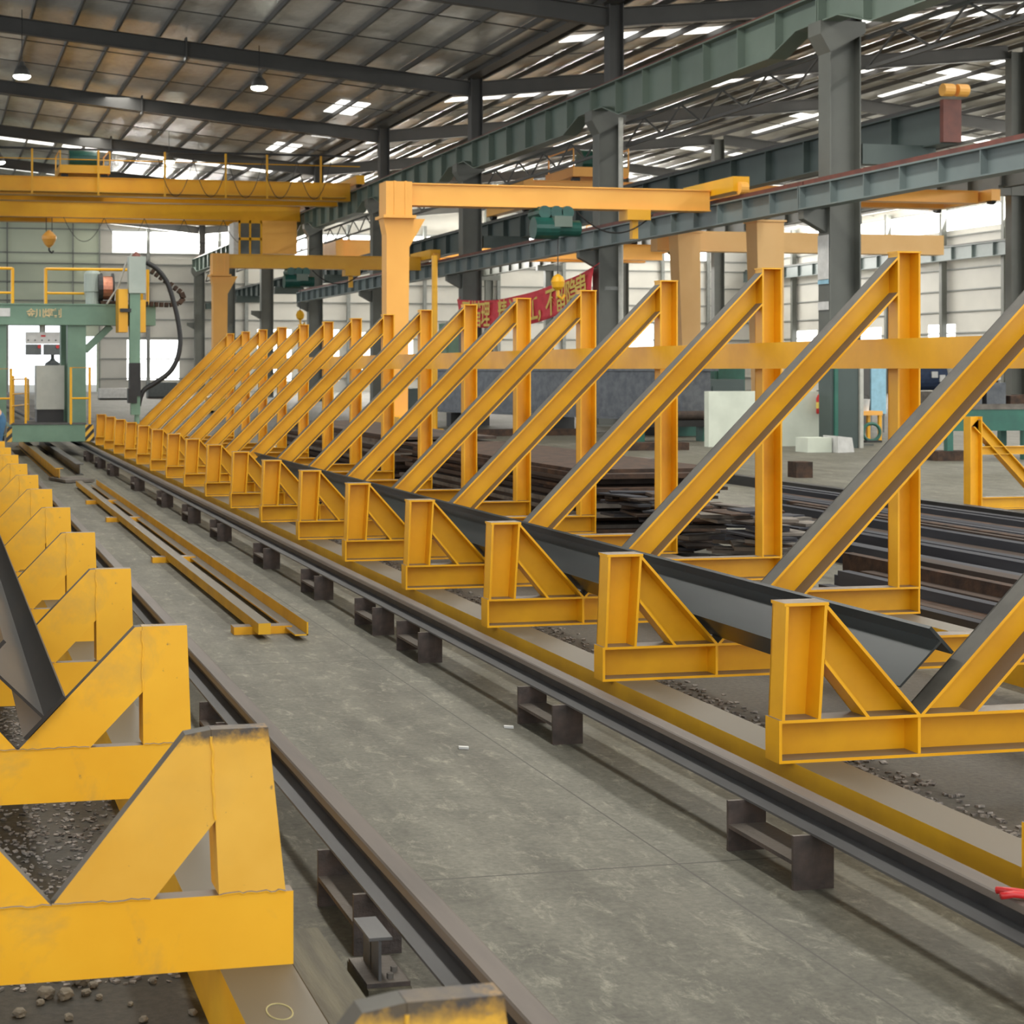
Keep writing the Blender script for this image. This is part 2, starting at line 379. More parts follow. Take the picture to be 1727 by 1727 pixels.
# end wall (gable) with openings, and the long right wall
def wall_panels(name, mat, plane, u0, u1, z0, ztop, holes):
    """vertical sheet in u (x or y) with rectangular holes; built as a grid of cells so that openings are open"""
    us = sorted({u0, u1} | {h[0] for h in holes} | {h[1] for h in holes}); zs = sorted({z0, ztop} | {h[2] for h in holes} | {h[3] for h in holes})
    m = MB()
    for i in range(len(us) - 1):
        for j in range(len(zs) - 1):
            uc, zc = (us[i] + us[i + 1]) / 2, (zs[j] + zs[j + 1]) / 2
            if any(h[0] < uc < h[1] and h[2] < zc < h[3] for h in holes): continue
            if plane == 'y': m.box(us[i], us[i + 1], YEND, YEND + .15, zs[j], zs[j + 1])
            else: m.box(XW, XW + .15, us[i], us[i + 1], zs[j], zs[j + 1])
    return structure(m.build(name, mat))
hl = [(5.5, 10.15, 0, 5.25), (11.3, 12.1, 0, 4.2)]
he = [(14.4, 18.4, .9, 3.95), (24.5, 27.2, .8, 4.8), (28.6, 31.0, .8, 4.8), (32.4, 37.0, .8, 4.6), (54.6, 57.3, 3.0, 5.4), (46.5, 48.2, .8, 3.4), (39.2, 41, .8, 3.2), (13.3, 62, 10.6, 12.2)]
wl = wall_panels('wall_end_left', 'wall_green', 'y', -26, 12.4, 0, 15.2, hl)
we = wall_panels('wall_end_right', 'wall_beige', 'y', 12.4, XW, 0, 15.2, he)
for h in he:
    window(MB().box(h[0], h[1], YEND + .05, YEND + .09, h[2], h[3]))
side_h = [(20, 128.5, 10.9, 12.25)] + [(y, y + 3.2, 2.9, 4.7) for y in (70, 84, 92, 101, 110, 119)]
ws = wall_panels('wall_side_right', 'wall_beige', 'x', 15, YEND, 0, 12.9, side_h)
for h in side_h:
    window(MB().box(XW + .05, XW + .09, h[0], h[1], h[2], h[3]))
def bar_ok(h, lo, hi, z): return not any(a[2] < z < a[3] and a[0] < (lo + hi) / 2 < a[1] for a in h)
for z in (1.0, 2.5, 4.1, 5.5, 6.9, 8.3, 9.7, 10.5, 12.3):
    for w, u0, u1 in ((wl, -10, 12.4), (we, 12.4, XW)):
        if z > 5 or w is we: MB().box(u0, u1, YEND - .12, YEND - .005, z - .04, z + .04).build('girt', 'girt', w)
    MB().box(XW - .12, XW - .005, 15, YEND, z - .04, z + .04).build('girt', 'girt', ws)
for x in (-2, 0, 1.8, 3.6, 5.4, 10.3, 12.3):
    MB().box(x - .05, x + .05, YEND - .2, YEND - .12, 0 if x not in (1.8, 3.6) else 5.3, 13.5).build('wall_post', 'girt', wl)
for x in (16, 21.5, 23.6, 31.7, 37.9, 44, 49.5, 53.8, 58, 62):
    MB().box(x - .13, x + .13, YEND - .35, YEND - .12, 0, 13).build('wall_post', 'girt', we)
for y in [YCOL[0] + 13.43 / 2 * i for i in range(-1, 14)]:
    MB().box(XW - .5, XW - .12, y - .15, y + .15, 0, 12.6).build('wall_post', 'column', ws)
structure(MB().box(XA - .25, XA + .25, 20, YEND, ZV - .18, ZV - .02).build('trim_1', 'rafter'))   # valley gutter

# ------------------------------------------------ columns and rafters
def column_label(k, row): return 'tall grey-green steel column, %s from the camera in the %s row' % (ORD[k], row)
for k, y in enumerate(YCOL):
    t = thing('steel_column', column_label(k, 'near crane girder'), 'column', (XA, y, 0), 0, 'columns of the near row')
    m = MB(); m.ibeam((.0, 0, 0), (.0, 0, 9.42), (1, 0, 0), .76, .5, .03, .025); m.build('lower_shaft', 'column', t)
    MB().ibeam((.2, 0, 9.42), (.2, 0, 12.7), (1, 0, 0), .46, .42, .025, .02).build('upper_shaft', 'rafter', t)
    MB().prism([(-.95, 5.27), (-.38, 5.27), (-.38, 4.75), (-.95, 5.05)], -.12, .12).build('corbel', 'column', t)
    q = MB(); q.prism([(-.62, 9.45), (.48, 9.45), (.48, 9.2), (-.38, 8.75), (-.62, 9.15)], -.28, .28); q.build('girder_seat', 'column', t)
    MB().box(.48, 2.3, -.15, .15, 6.3, 6.75).build('bracket_arm', 'girder_dark', t)
    MB().box(-.5, .6, -.4, .4, 0, .05).build('base_plate', 'column', t)
    nb = thing('steel_column', column_label(k, 'far ridge'), 'column', (XB, y, 0), 0, 'columns of the ridge row')
    MB().ibeam((0, 0, 0), (0, 0, 14.6), (1, 0, 0), .62, .42, .025, .02).build('shaft', 'column', nb)
    MB().box(-.9, .9, -.2, .2, 8.75, 9.15).build('corbel', 'column', nb)
    # rafters of the frame
    if k > 0:
        for nm, lab, a, b in (('roof_rafter', 'dark sloping roof rafter over the left bay at the %s column' % ORD[k], (XL, ZR - .55), (XA - .04, ZV - .55)),
                              ('roof_rafter', 'grey roof rafter rising from the %s near-row column to the ridge' % ORD[k], (XA + .44, ZV - .53), (XB - .33, ZR - .58)),
                              ('roof_rafter', 'grey roof rafter falling from the ridge to the right wall at the %s frame' % ORD[k], (XB + .33, ZR - .58), (XW - .3, ZV - .55))):
            o = tag(MB().ibeam((a[0], y, a[1]), (b[0], y, b[1]), (0, 0, 1), .56, .3, .025, .02).build(nm, 'rafter'), lab, 'rafter', 'roof rafters')
            if a[0] == XL:
                MB().obox((9.0, y, roof_z(9.0) - .55), (.03, 0, 0), (0, .2, 0), (0, 0, .4)).build('splice_plate', 'rafter', o)

# ------------------------------------------------ crane girders
def girder(name, lab, X, y0, y1, ztop, dmid, dend, fw, mat, step, rail_mat, haunch=True, stiff_t=.02, group=None):
    o = thing(name, lab, 'crane girder', (X, y0, 0), 0, group)
    Ln = y1 - y0
    if haunch: low = [(0, ztop - dend), (.9, ztop - dend), (2.2, ztop - dmid), (Ln - 2.2, ztop - dmid), (Ln - .9, ztop - dend), (Ln, ztop - dend)]
    else: low = [(0, ztop - dmid), (Ln, ztop - dmid)]
    m = MB(); m.prism_x([(0, ztop - .03)] + low + [(Ln, ztop - .03)], -.012, .012); m.build('web', mat, o)
    m = MB(); m.box(-fw / 2, fw / 2, 0, Ln, ztop - .035, ztop)
    m.build('top_flange', mat, o)
    m = MB()
    for (ya, za), (yb, zb) in zip(low[:-1], low[1:]):
        m.hexa([(-fw / 2, ya, za - .03), (fw / 2, ya, za - .03), (fw / 2, yb, zb - .03), (-fw / 2, yb, zb - .03), (-fw / 2, ya, za), (fw / 2, ya, za), (fw / 2, yb, zb), (-fw / 2, yb, zb)])
    m.build('bottom_flange', mat, o)
    n = max(2, int(round(Ln / step)))
    for k in range(n + 1):
        y = min(max(Ln * k / n, .02), Ln - .02); zb = ztop - dmid
        for (ya, za), (yb, zb2) in zip(low[:-1], low[1:]):
            if ya <= y <= yb: zb = za + (zb2 - za) * (y - ya) / (yb - ya)
        q = MB()
        for sg in (-1, 1): q.box(min(sg * .012, sg * fw * .46), max(sg * .012, sg * fw * .46), y - stiff_t / 2, y + stiff_t / 2, zb, ztop - .035)
        q.build('stiffener', mat, o)
    MB().box(-.045, .045, 0, Ln, ztop, ztop + .12).build('crane_rail', rail_mat, o)
    return o
ys = [YCOL[0] - 13.43] + YCOL
for k in range(8):
    girder('crane_girder', 'deep green fish-bellied crane girder, %s span from the camera' % ORD[k], 19.5, ys[k] + .02, ys[k + 1] - .02, 10.08, 1.02, .62, .46, 'girder', 1.8, 'redrail', True, .035, 'upper crane girders')
    t = tag(MB().box(20.25, 20.33, ys[k] + .4, ys[k + 1] - .4, 9.02, 9.1).build('lattice_brace', 'rafter'), 'dark zigzag lattice brace behind the upper crane girder, %s span from the camera' % ORD[k], 'lattice brace', 'lattice braces')
    m = MB(); m.box(20.25, 20.33, ys[k] + .4, ys[k + 1] - .4, 8.35, 8.43)
    nz = 10; a = (ys[k + 1] - ys[k] - .8) / nz
    for i in range(nz):
        p = (20.29, ys[k] + .4 + a * i, 9.05 if i % 2 else 8.4); q = (20.29, ys[k] + .4 + a * (i + 1), 8.4 if i % 2 else 9.05)
        m.cyl(p, q, .03, n=6)
    m.build('zigzag', 'rafter', t)
ylow = [YCOL[0] - 17.5] + YCOL[:5]
for k in range(5):
    girder('runway_beam', 'slate runway beam with red rail on top, %s span from the camera' % ORD[k], 19.0, ylow[k] + .02, ylow[k + 1] - .02, 5.78, .5, .5, .34, 'girder_low', 1.35, 'redrail', False, .03, 'lower runway beams')
ydk = [YCOL[0] - .9] + YCOL[1:]
DKG = []
for k in range(7):
    DKG.append(girder('runway_girder', 'dark green girder on the far side of the columns, %s span from the camera' % ORD[k], 22.0, ydk[k] + .02, ydk[k + 1] - .02, 7.57, .84, .84, .4, 'girder_dark', 2.0, 'rafter', False, .04, 'dark girders of the middle bay'))
e = MB().box(-.22, .22, -.14, 0, 6.72, 7.66).build('end_stop', 'redrail', DKG[0])
tag(e, 'dull red end stop plate')
for dx in (-.3, .05):
    MB().cyl((dx, -.22, 7.85), (dx + .25, -.22, 7.85), .14, n=14).build('buffer', 'orange', e)
for k in range(8):
    girder('ridge_girder', 'grey crane girder along the ridge columns, %s span from the camera' % ORD[k], 42.5, ys[k] + .02, ys[k + 1] - .02, 9.95, .85, .85, .4, 'column', 2.2, 'rafter', False, .04, 'girders of the ridge row')
    girder('wall_girder', 'pale grey crane girder along the right wall, %s span from the camera' % ORD[k], 65.0, ys[k] + .02, ys[k + 1] - .02, 9.7, .85, .85, .4, 'girder_low', 2.2, 'rafter', False, .04, 'girders along the right wall')

# ------------------------------------------------ overhead cranes of the left bay
def bridge_girder(m, x0, x1, y, z0, z1, w):
    m.box(x0, x1, y - w / 2, y + w / 2, z0 + .03, z1 - .03); m.box(x0, x1, y - w / 2 - .06, y + w / 2 + .06, z1 - .03, z1); m.box(x0, x1, y - w / 2 - .06, y + w / 2 + .06, z0, z0 + .03)
def sag(p, q, drop, n=10):
    p, q = Vector(p), Vector(q)
    return [p.lerp(q, i / n) - Vector((0, 0, drop * 4 * (i / n) * (1 - i / n))) for i in range(n + 1)]
def overhead_crane(lab, yc, gap, x0, x1, z0, z1, trolley_x, mat='crane', walkway=True, loops=None, grp=None, carr=10.36, carr_r=None):
    t = thing('overhead_crane', lab, 'overhead crane', (0, yc, 0), 0, grp)
    for s_ in (-1, 1):
        m = MB(); bridge_girder(m, x0, x1 - .3, s_ * gap / 2, z0, z1, .5); m.build('bridge_girder', mat, t)
    for xx in (x0 + .1, x1):
        if xx == x1 and carr_r: carr = carr_r
        c = MB().box(xx - .2, xx + .2, -gap / 2 - 1.0, gap / 2 + 1.0, carr, max(z1, carr + .4)).build('end_carriage', mat, t)
        for yy in (-gap / 2 - .7, gap / 2 + .7):
            MB().cyl((xx - .1, yy, carr + .05), (xx + .1, yy, carr + .05), .2, n=14).build('wheel', 'black', c)
    if walkway:
        wy = -gap / 2 - .9
        w = MB().box(x0, x1 - .6, wy, wy + .65, z0 + .1, z0 + .16).build('walkway', mat, t)
        for k in range(9):
            px = (51, 163, 277, 383, 456, 552)[k] if k < 6 else None
            x = at(px, 290, 78)[0] if px else (x0 + .2 + (k - 6) * 1.4)
            MB().box(x - .045, x + .045, wy - .05, wy + .02, z0 - .05, z0 + 2.0).build('railing_post', mat, w)
        MB().box(x0, x1, wy + .2, wy + .26, z1 + 1.16, z1 + 1.26).build('power_rail', 'black', t)
        MB().cyl((x0, wy, z1 + .72), (x1, wy, z1 + .72), .022, n=6).build('handrail', mat, w)
    tr = MB().box(trolley_x - 1.15, trolley_x + 1.15, -gap / 2 - .3, gap / 2 + .3, z1 + .18, z1 + .55).build('trolley', mat, t)
    MB().cyl((trolley_x - .7, -gap / 2 + .2, z1 + .85), (trolley_x + .55, -gap / 2 + .2, z1 + .85), .42, n=16).build('hoist_drum', 'hoist', tr, smooth=False)
    for dx in (-.9, .9):
        MB().cyl((trolley_x + dx, -gap / 2, z1 + .1), (trolley_x + dx, -gap / 2 + .15, z1 + .1), .17, n=12).build('trolley_wheel', 'black', tr)
        q = MB(); q.tube([(trolley_x + dx * 1.25, -gap / 2 - .3, z1 + .5), (trolley_x + dx * 1.25, -gap / 2 - .3, z1 + 1.3)], .03); q.tube([(trolley_x + dx * 1.25, gap / 2, z1 + .5), (trolley_x + dx * 1.25, gap / 2, z1 + 1.3)], .03); q.tube([(trolley_x + dx * 1.25, -gap / 2 - .3, z1 + 1.25), (trolley_x + dx * 1.25, gap / 2, z1 + 1.25)], .03)
        q.build('trolley_guard', mat, tr)
    if loops:
        for i in range(loops[2]):
            a = loops[0] + i * loops[1]
            MB().tube(sag((a, loops[3], loops[4]), (a + loops[1], loops[3], loops[4]), loops[5], 12), .016, 6).build('festoon_cable', 'black', t)
    return t
yc1 = y_of(12, 80.3)
overhead_crane('near yellow double-girder overhead crane with railing posts in left bay', yc1, 2.6, XL, 19.5, 9.62, 10.46, 6.75, loops=(10.0, 1.62, 5, -2.3, 11.35, 1.75), grp='overhead cranes of the left bay')
yc2 = y_of(12, 91.5)
c2 = overhead_crane('far yellow overhead crane with an operator cab hanging under it', yc2, 3.0, XL, 19.5, 9.62, 10.42, 5.4, walkway=False, loops=(6.6, 2.1, 5, -2.0, 9.6, 1.25), grp='overhead cranes of the left bay')
# operator cab under the far crane
yb = -2.1
cab = MB(); cab.box(17.0, 18.95, yb, yb + 1.7, 7.85, 9.6)
cab.build('cab_body', 'orange', c2)
fr = MB()
for x in (15.85, 16.42, 17.02): fr.box(x - .05, x + .05, yb - .01, yb + .09, 7.7, 9.6)
for z in (7.75, 8.62, 9.52): fr.box(15.8, 17.05, yb - .01, yb + .09, z - .07, z + .07)
fr.box(15.8, 17.05, yb, yb + 1.7, 9.5, 9.6); fr.box(15.8, 17.05, yb, yb + 1.7, 7.68, 7.76); fr.box(15.8, 15.9, yb + 1.6, yb + 1.7, 7.7, 9.6)
cf = fr.build('cab_frame', 'crane', c2)
for x0_, x1_, z0_, z1_ in ((15.9, 16.37, 7.82, 8.55), (16.47, 16.97, 7.82, 8.55), (15.9, 16.37, 8.69, 9.45), (16.47, 16.97, 8.69, 9.45)):
    MB().box(x0_, x1_, yb + .03, yb + .05, z0_, z1_).build('cab_window', 'glass', cf)
MB().box(15.55, 15.8, yb + .1, yb + 1.5, 7.8, 9.5).build('cab_side_panel', 'panel_light', c2)
# hook block and its ropes
hk = MB().lathe((5.9, -1.3, 8.55), [(.05, -.5), (.22, -.35), (.38, -.05), (.38, .1), (.2, .3), (.05, .42)], 16).build('hook_block', 'orange', c2)
for dx in (-.15, .15): MB().cyl((5.9 + dx, -1.3, 8.9), (5.9 + dx, -1.3, 10.4), .02, n=6).build('hoist_rope', 'black', hk)
MB().tube([(5.9, -1.3, 8.1), (5.9, -1.3, 7.9), (6.05, -1.3, 7.78), (6.12, -1.3, 7.9)], .05).build('hook', 'black', hk)

# ------------------------------------------------ cranes of the middle bay
for lab, zc, z0, z1, tx, x0 in (('orange overhead crane in the middle bay with a dark green trolley on top', 67, 8.45, 8.95, 25.2, 21.9),
                            ('farthest orange overhead crane of the middle bay beside the operator cab', 97, 8.05, 8.95, 39, 21.9)):
    overhead_crane(lab, y_of(24, zc), 2.4, x0, 41.8, z0, z1, tx, 'orange', False, None, 'overhead cranes of the middle bay', 7.84, 8.5)

# ------------------------------------------------ semi-gantry cranes on the lower runway
def semi_gantry(lab, zc, hoist_px):
    y = y_of(15, zc); t = thing('semi_gantry_crane', lab, 'gantry crane', (0, y, 0), 0, 'semi-gantry cranes')
    zt, zb = 6.13, 5.6
    m = MB(); bridge_girder(m, 10.7, 18.76, 0, zb, zt, .36); m.build('girder', 'crane' if zc > 50 else 'orange', t)
    m = MB(); m.box(10.45, 11.09, -.32, .32, zb - .25, zt + .02); m.box(10.37, 11.17, -.4, .4, zb - .32, zb - .25); m.box(10.64, 10.69, -.34, .34, zb - .25, zt + .03); m.box(10.91, 10.96, -.34, .34, zb - .25, zt + .03); m.build('corner_box', 'orange', t)
    m = MB(); m.prism([(10.49, .55), (11.01, .55), (11.05, 4.6), (11.44, 5.28), (10.41, 5.28), (10.49, 4.9)], -.22, .22); m.build('leg', 'orange', t)
    c = MB().box(10.44, 11.09, -1.5, 1.5, .12, .6).build('lower_carriage', 'crane', t)
    for yy in (-1.1, 1.1): MB().cyl((10.59, yy, .18), (10.94, yy, .18), .18, n=14).build('wheel', 'black', c)
    c = MB().box(18.78, 19.2, -1.4, 1.4, 5.98, 6.34).build('upper_carriage', 'crane', t)
    for yy in (-1.45, 1.45): MB().cyl((18.9, yy, 6.05), (19.1, yy, 6.05), .15, n=14).build('wheel', 'orange', c)
    hx = at(hoist_px, 0, zc)[0]
    h = MB().cyl((hx - .55, -.35, 5.1), (hx + .05, -.35, 5.1), .27, n=18).build('hoist_motor', 'hoist', t)
    MB().cyl((hx + .05, -.35, 5.1), (hx + .62, -.35, 5.1), .2, n=16).build('rope_drum', 'hoist', h)
    MB().box(hx - .1, hx + .35, -.62, -.2, 5.12, 5.38).build('control_box', 'girder', h)
    q = MB()
    for i, dx in enumerate((-.28, .02, .3)): q.cyl((hx + dx, -.45, 5.48), (hx + dx, .35, 5.48), .16, n=12)
    q.box(hx - .4, hx + .4, -.3, .3, 5.4, 5.62); q.build('hoist_trolley', 'hoist', h)
    MB().cyl((hx + .1, -.3, 3.75), (hx + .1, -.3, 5.0), .015, n=6).build('hoist_rope', 'black', h)
    q = MB(); q.lathe((hx + .1, -.3, 3.78), [(.03, .22), (.12, .16), (.17, .04), (.14, -.1), (.05, -.17)], 14); q.tube([(hx + .1, -.3, 3.62), (hx + .1, -.3, 3.48), (hx + .2, -.3, 3.4), (hx + .28, -.3, 3.5)], .04); q.build('hook_block', 'crane', h)
    MB().tube(sag((hx + .6, -.2, 5.55), (hx + 2.6, -.2, 5.5), .5, 12), .02, 6).build('festoon_cable', 'black', t)
    m = MB(); m.box(hx + 1.9, hx + 2.5, -.3, .25, 5.35, 5.6); m.box(hx + 2.1, hx + 2.25, -.12, .05, 4.9, 5.35); m.build('cable_carriage', 'crane', t)
    return t
semi_gantry('near semi-gantry crane, orange girder on one leg with green hoist', 41.5, 925)
semi_gantry('far semi-gantry crane behind the near one, smaller in view, with green hoist', 66.5, 497)

# big pale orange portal gantry with tapered legs
g = thing('portal_gantry', 'pale orange portal gantry with two tapered legs behind the trestles', 'gantry crane', (0, 0, 0))
for px0, px1, pb0, pb1, pyt, zc in ((1141, 1183, 1157, 1186, 390, 62), (1274, 1325, 1284, 1327, 371, 57)):
    a = at(px0, pyt, zc); b = at(px1, pyt, zc); c_ = at(pb0, 640, zc); d = at(pb1, 640, zc)
    m = MB(); m.hexa([(c_.x, a.y, 0), (d.x, a.y, 0), (d.x, a.y + .6, 0), (c_.x, a.y + .6, 0), (a.x, a.y - .1, a.z), (b.x, a.y - .1, a.z), (b.x, a.y + .7, a.z), (a.x, a.y + .7, a.z)])
    m.box(a.x - .05, b.x + .05, a.y - .2, a.y + .8, a.z - .06, a.z); m.build('leg', 'portal', g)
a = at(1231, 413, 64)
m = MB(); m.box(26.2, 38.0, a.y - .3, a.y + .3, 6.1, 6.85); m.build('girder', 'portal', g)
m = MB(); m.box(26.4, 27.2, a.y - 9, a.y + 1, 6.85, 7.2); m.build('top_carriage', 'portal', g)

# ------------------------------------------------ hanging lamps
for i, (px, py, zc) in enumerate(((37, 128, 59.8), (437, 147, 62), (-2, 273, 82), (285, 272, 84.3))):
    p = at(px, py, zc)
    t = thing('high_bay_lamp', ['round lit high bay lamp hanging at the far left of the roof', 'round lit high bay lamp hanging left of the middle roof beam', 'round lit high bay lamp cut by the left edge of the photo', 'round lit high bay lamp hanging just above the near yellow crane'][i], 'lamp', p, 0, 'high bay lamps')
    MB().lathe((0, 0, 0), [(.30, 0), (.31, .02), (.24, .22), (.12, .36), (.08, .5)], 20).build('reflector', 'rafter', t)
    MB().lathe((0, 0, -.13), [(.06, 0), (.18, .015), (.26, .05), (.305, .10), (.305, .128)], 20).build('bulb', 'lamp', t)
    MB().cyl((0, 0, .5), (0, 0, roof_z(p.x) - p.z - .2), .015, n=6).build('suspension_rod', 'black', t)

# ================================================================ RAILS AND SUPPORTS
HR = .266
def rail(name, lab, xc, y0, y1):
    t = thing(name, lab, 'rail', (xc, 0, 0))
    m = MB(); m.prism([(-.042, HR - .022), (-.036, HR - .004), (-.03, HR), (.03, HR), (.036, HR - .004), (.042, HR - .022), (.03, HR - .03), (-.03, HR - .03)], y0, y1); m.build('rail_head', 'rail_head', t)
    MB().box(-.011, .011, y0, y1, .19, HR - .028).build('rail_web', 'rail_web', t)
    m = MB(); m.prism([(-.085, .178), (.085, .178), (.085, .186), (.02, .196), (-.02, .196), (-.085, .186)], y0, y1); m.build('rail_foot', 'rail_foot', t)
    return t
XR, XLR = 2.889, 1.313
rail('crane_rail', 'right floor rail running beside the right-hand trestles', XR, -1, 125)
rail('crane_rail', 'left floor rail running beside the left-hand trestles', XLR, -1, 125)
def block_proto():
    t = thing('rail_block', 'x', 'rail block')
    MB().box(-.072, .072, 0, .014, 0, .178).build('flange', 'block_steel', t); MB().box(-.072, .072, .466, .48, 0, .178).build('flange', 'block_steel', t)
    m = MB(); m.box(-.072, .072, .014, .466, .082, .096); m.build('web', 'block_steel', t)
    return t
bp_ = None
def put_block(x, zc, lab, grp):
    global bp_
    y = y_of(x, zc)
    if bp_ is None: bp_ = block_proto(); o = bp_; o.location = (x, y, 0); o['label'] = lab
    else: o = dup(bp_, (x, y, 0), lab)
    o['group'] = grp
for i, zc in enumerate((5.57, 7.73, 9.87, 10.9, 12.56, 14.5, 16.85, 18.8, 20.97, 23.8, 27.1, 29.2, 31.4)):
    put_block(2.742 + .072, zc, 'dark steel support block under the right rail, %s from the camera' % ORD[i], 'blocks under the right rail')
for i, zc in enumerate((2.85, 4.95, 7.35, 9.6, 11.9, 14.2, 16.6, 19, 21.4)):
    put_block(1.19 + .072, zc, 'rusty steel support block under the left rail, %s from the camera' % ORD[i], 'blocks under the left rail')

# long foundation beams below the trestle rows
def found(lab, x0, x1, y0, y1):
    t = thing('foundation_beam', lab, 'foundation beam', ((x0 + x1) / 2, 0, 0)); w = (x1 - x0) / 2
    MB().box(-w, w, y0, y1, .185, .2).build('top_flange', 'dusty_beam', t)
    MB().box(-w, -w + .012, y0, y1, .0, .185).build('side_plate', 'dusty_beam', t)
    MB().box(w - .012, w, y0, y1, .0, .185).build('side_plate', 'dusty_beam', t)
found('dusty yellow foundation beam under the right-hand trestles', 3.205, 3.40, 1, 38)
found('dusty yellow foundation beam under the left-hand trestles', .70, .885, .5, 38)
found('yellow foundation beam under the tall posts of the right-hand trestles', 5.69, 5.87, 3.5, 38)
found('yellow foundation beam under the tall posts of the left-hand trestles', -1.5, -1.3, .5, 38)

# ================================================================ TRESTLES
FW = .11
def frame_mats(me_obj):
    return me_obj
def brace_pick(nx, nz, x0=.522, z0=.165):
    def pk(p): return 1 if (p.normal.x * nx + p.normal.z * nz) > .9 and ((p.center.x - x0) * nx + (p.center.z - z0) * nz) > -.004 else 0
    return pk
def right_proto():
    t = thing('welding_trestle', 'x', 'trestle', (0, 0, 0), 0, 'right-hand row of trestles')
    B, V, P0, P1, HT = .165, .585, 2.622, 2.776, 2.215
    m = MB(); m.hmember((0, B), (P1, B), (P1, 0), (0, 0), FW)
    b = m.build('base_beam', 'yellow', t)
    MB().box(-.012, 0, -FW / 2, FW / 2, 0, B).build('end_plate', 'yellow', b)
    for x in (V - .01, P1 - .012): MB().box(x, x + .012, -FW / 2 + .004, FW / 2 - .004, .012, B - .012).build('stiffener', 'yellow', b)
    m = MB(); m.hmember((0, B), (.017, .6), (.190, .6), (.162, B), FW)
    p = m.build('short_post', 'yellow', t)
    MB().prism([(.011, .598), (.196, .598), (.196, .610), (.011, .610)], -FW / 2, FW / 2).build('cap_plate', 'yellow', p)
    m = MB(); m.hmember((.190, .600), (V, B), (.352, B), (.178, .375), FW); m.build('short_brace', 'yellow', t)
    a = math.atan2(HT - .025 - B, P0 - V)
    nx, nz = -math.sin(a), math.cos(a)
    m = MB(); m.hmember((V, B), (P0, HT - .025), (P0, HT - .025 - .235), (V + .245, B), FW)
    m.build('long_brace', [M['yellow'], M['edge_steel']], t, pick=brace_pick(nx, nz, V, B))
    m = MB(); m.hmember((P0, B), (P0, HT), (P1, HT), (P1, B), FW); p = m.build('tall_post', 'yellow', t)
    MB().box(P0 - .004, P1 + .004, -FW / 2 - .003, FW / 2 + .003, HT, HT + .01).build('cap_plate', 'yellow', p)
    return t
rp = right_proto()
ZCF = [4.98] + [6.53 + 1.707 * i for i in range(18)]
for i, zc in enumerate(ZCF[:18]):
    loc = (3.154, y_of(3.154, zc), .2); lab = 'yellow welded I-beam trestle, %s from the camera in the right-hand row' % ORD[i]
    if i == 0: rp.location = loc; rp['label'] = lab
    else: dup(rp, loc, lab)
# long tie rail that joins the tall posts
t = thing('tie_rail', 'long yellow horizontal tie rail joining the tall posts of the trestles', 'tie rail', (5.655, 0, 1.795))
y0, y1 = y_of(5.4, ZCF[0]) - .6, y_of(5.4, ZCF[17]) + .3
m = MB(); m.box(-.012, 0.0, y0, y1, -.078, .078); m.build('web', 'yellow', t)
m = MB(); m.box(-.012, .11, y0, y1, .078, .09); m.build('upper_flange', 'yellow', t)
m = MB(); m.box(-.012, .11, y0, y1, -.09, -.078); m.build('lower_flange', 'yellow', t)

TW = .05
def left_proto(kind):
    """kind: 'whole' or 'cut' (top burnt off with a torch, post leaning)"""
    t = thing('welding_trestle', 'x', 'trestle', (0, 0, 0), 0, 'left-hand row of trestles')
    cut = kind == 'cut'
    y0, y1 = -TW / 2, TW / 2
    xl = lambda z: -.17 - sh + (z - .185) / .415 * (.005 - lean * .55)
    lean = .045 if cut else .016; sh = .02 if cut else 0
    mt = 'burnt' if cut else 'yellow_plate'
    b = MB().prism([(0, 0), (0, .185), (-2.4, .185), (-2.4, 0)], y0, y1).build('base_beam', 'yellow_plate', t)
    # short post and short brace
    sp_ = MB().prism([(-sh, .185), (-sh - lean, .6), (-.165 - sh - lean * .55, .6), (-.17 - sh, .185)], y0, y1).build('short_post', mt, t)
    MB().prism([(xl(.185), .185), (xl(.185) + .014, .185), (xl(.4) + .014, .40), (xl(.4), .40)], y1, y1 + .07).build('post_flange', 'yellow_plate', sp_)
    if cut: pts = [(-.166 - sh - lean * .55, .6), (-.275, .59), (-.605, .185), (-.355, .185), (xl(.372), .372)]
    else: pts = [(-.166 - lean * .55, .6), (-.20, .598), (-.605, .185), (-.355, .185), (xl(.372), .372)]
    def pk(p): return 1 if p.normal.z > .45 and abs(p.normal.y) < .3 else 0
    MB().prism(pts, y0, y1).build('short_brace', [M[mt], M['edge_steel']], t, pick=pk)
    MB().prism([(-.605, .185), (-2.25, 2.05), (-2.25, 1.80), (-.86, .185)], y0, y1).build('long_brace', [M['yellow_plate'], M['edge_steel']], t, pick=pk)
    MB().prism([(-2.25, .185), (-2.25, 2.1), (-2.4, 2.1), (-2.4, .185)], y0, y1).build('tall_post', 'yellow_plate', t)
    # weld beads
    def bead(a, c, r=.0035):
        n = 14; pts_ = []
        for k in range(n + 1):
            f = k / n; pts_.append((a[0] + (c[0] - a[0]) * f + random.uniform(-.003, .003), y0 - .001, a[1] + (c[1] - a[1]) * f + random.uniform(-.003, .003)))
        MB().tube(pts_, r, 6).build('weld_bead', 'yellow_plate', t)
    bead((xl(.375), .375), (xl(.585), .585)); bead((-.003 - sh, .187), (-.168 - sh, .187)); bead((-.36, .187), (-.604, .187)); bead((-.61, .187), (-.86, .187))
    return t
lw, lc = left_proto('whole'), left_proto('cut')
ZT = [2.47, 4.30] + [6.0 + 1.707 * i for i in range(17)]
used = {}
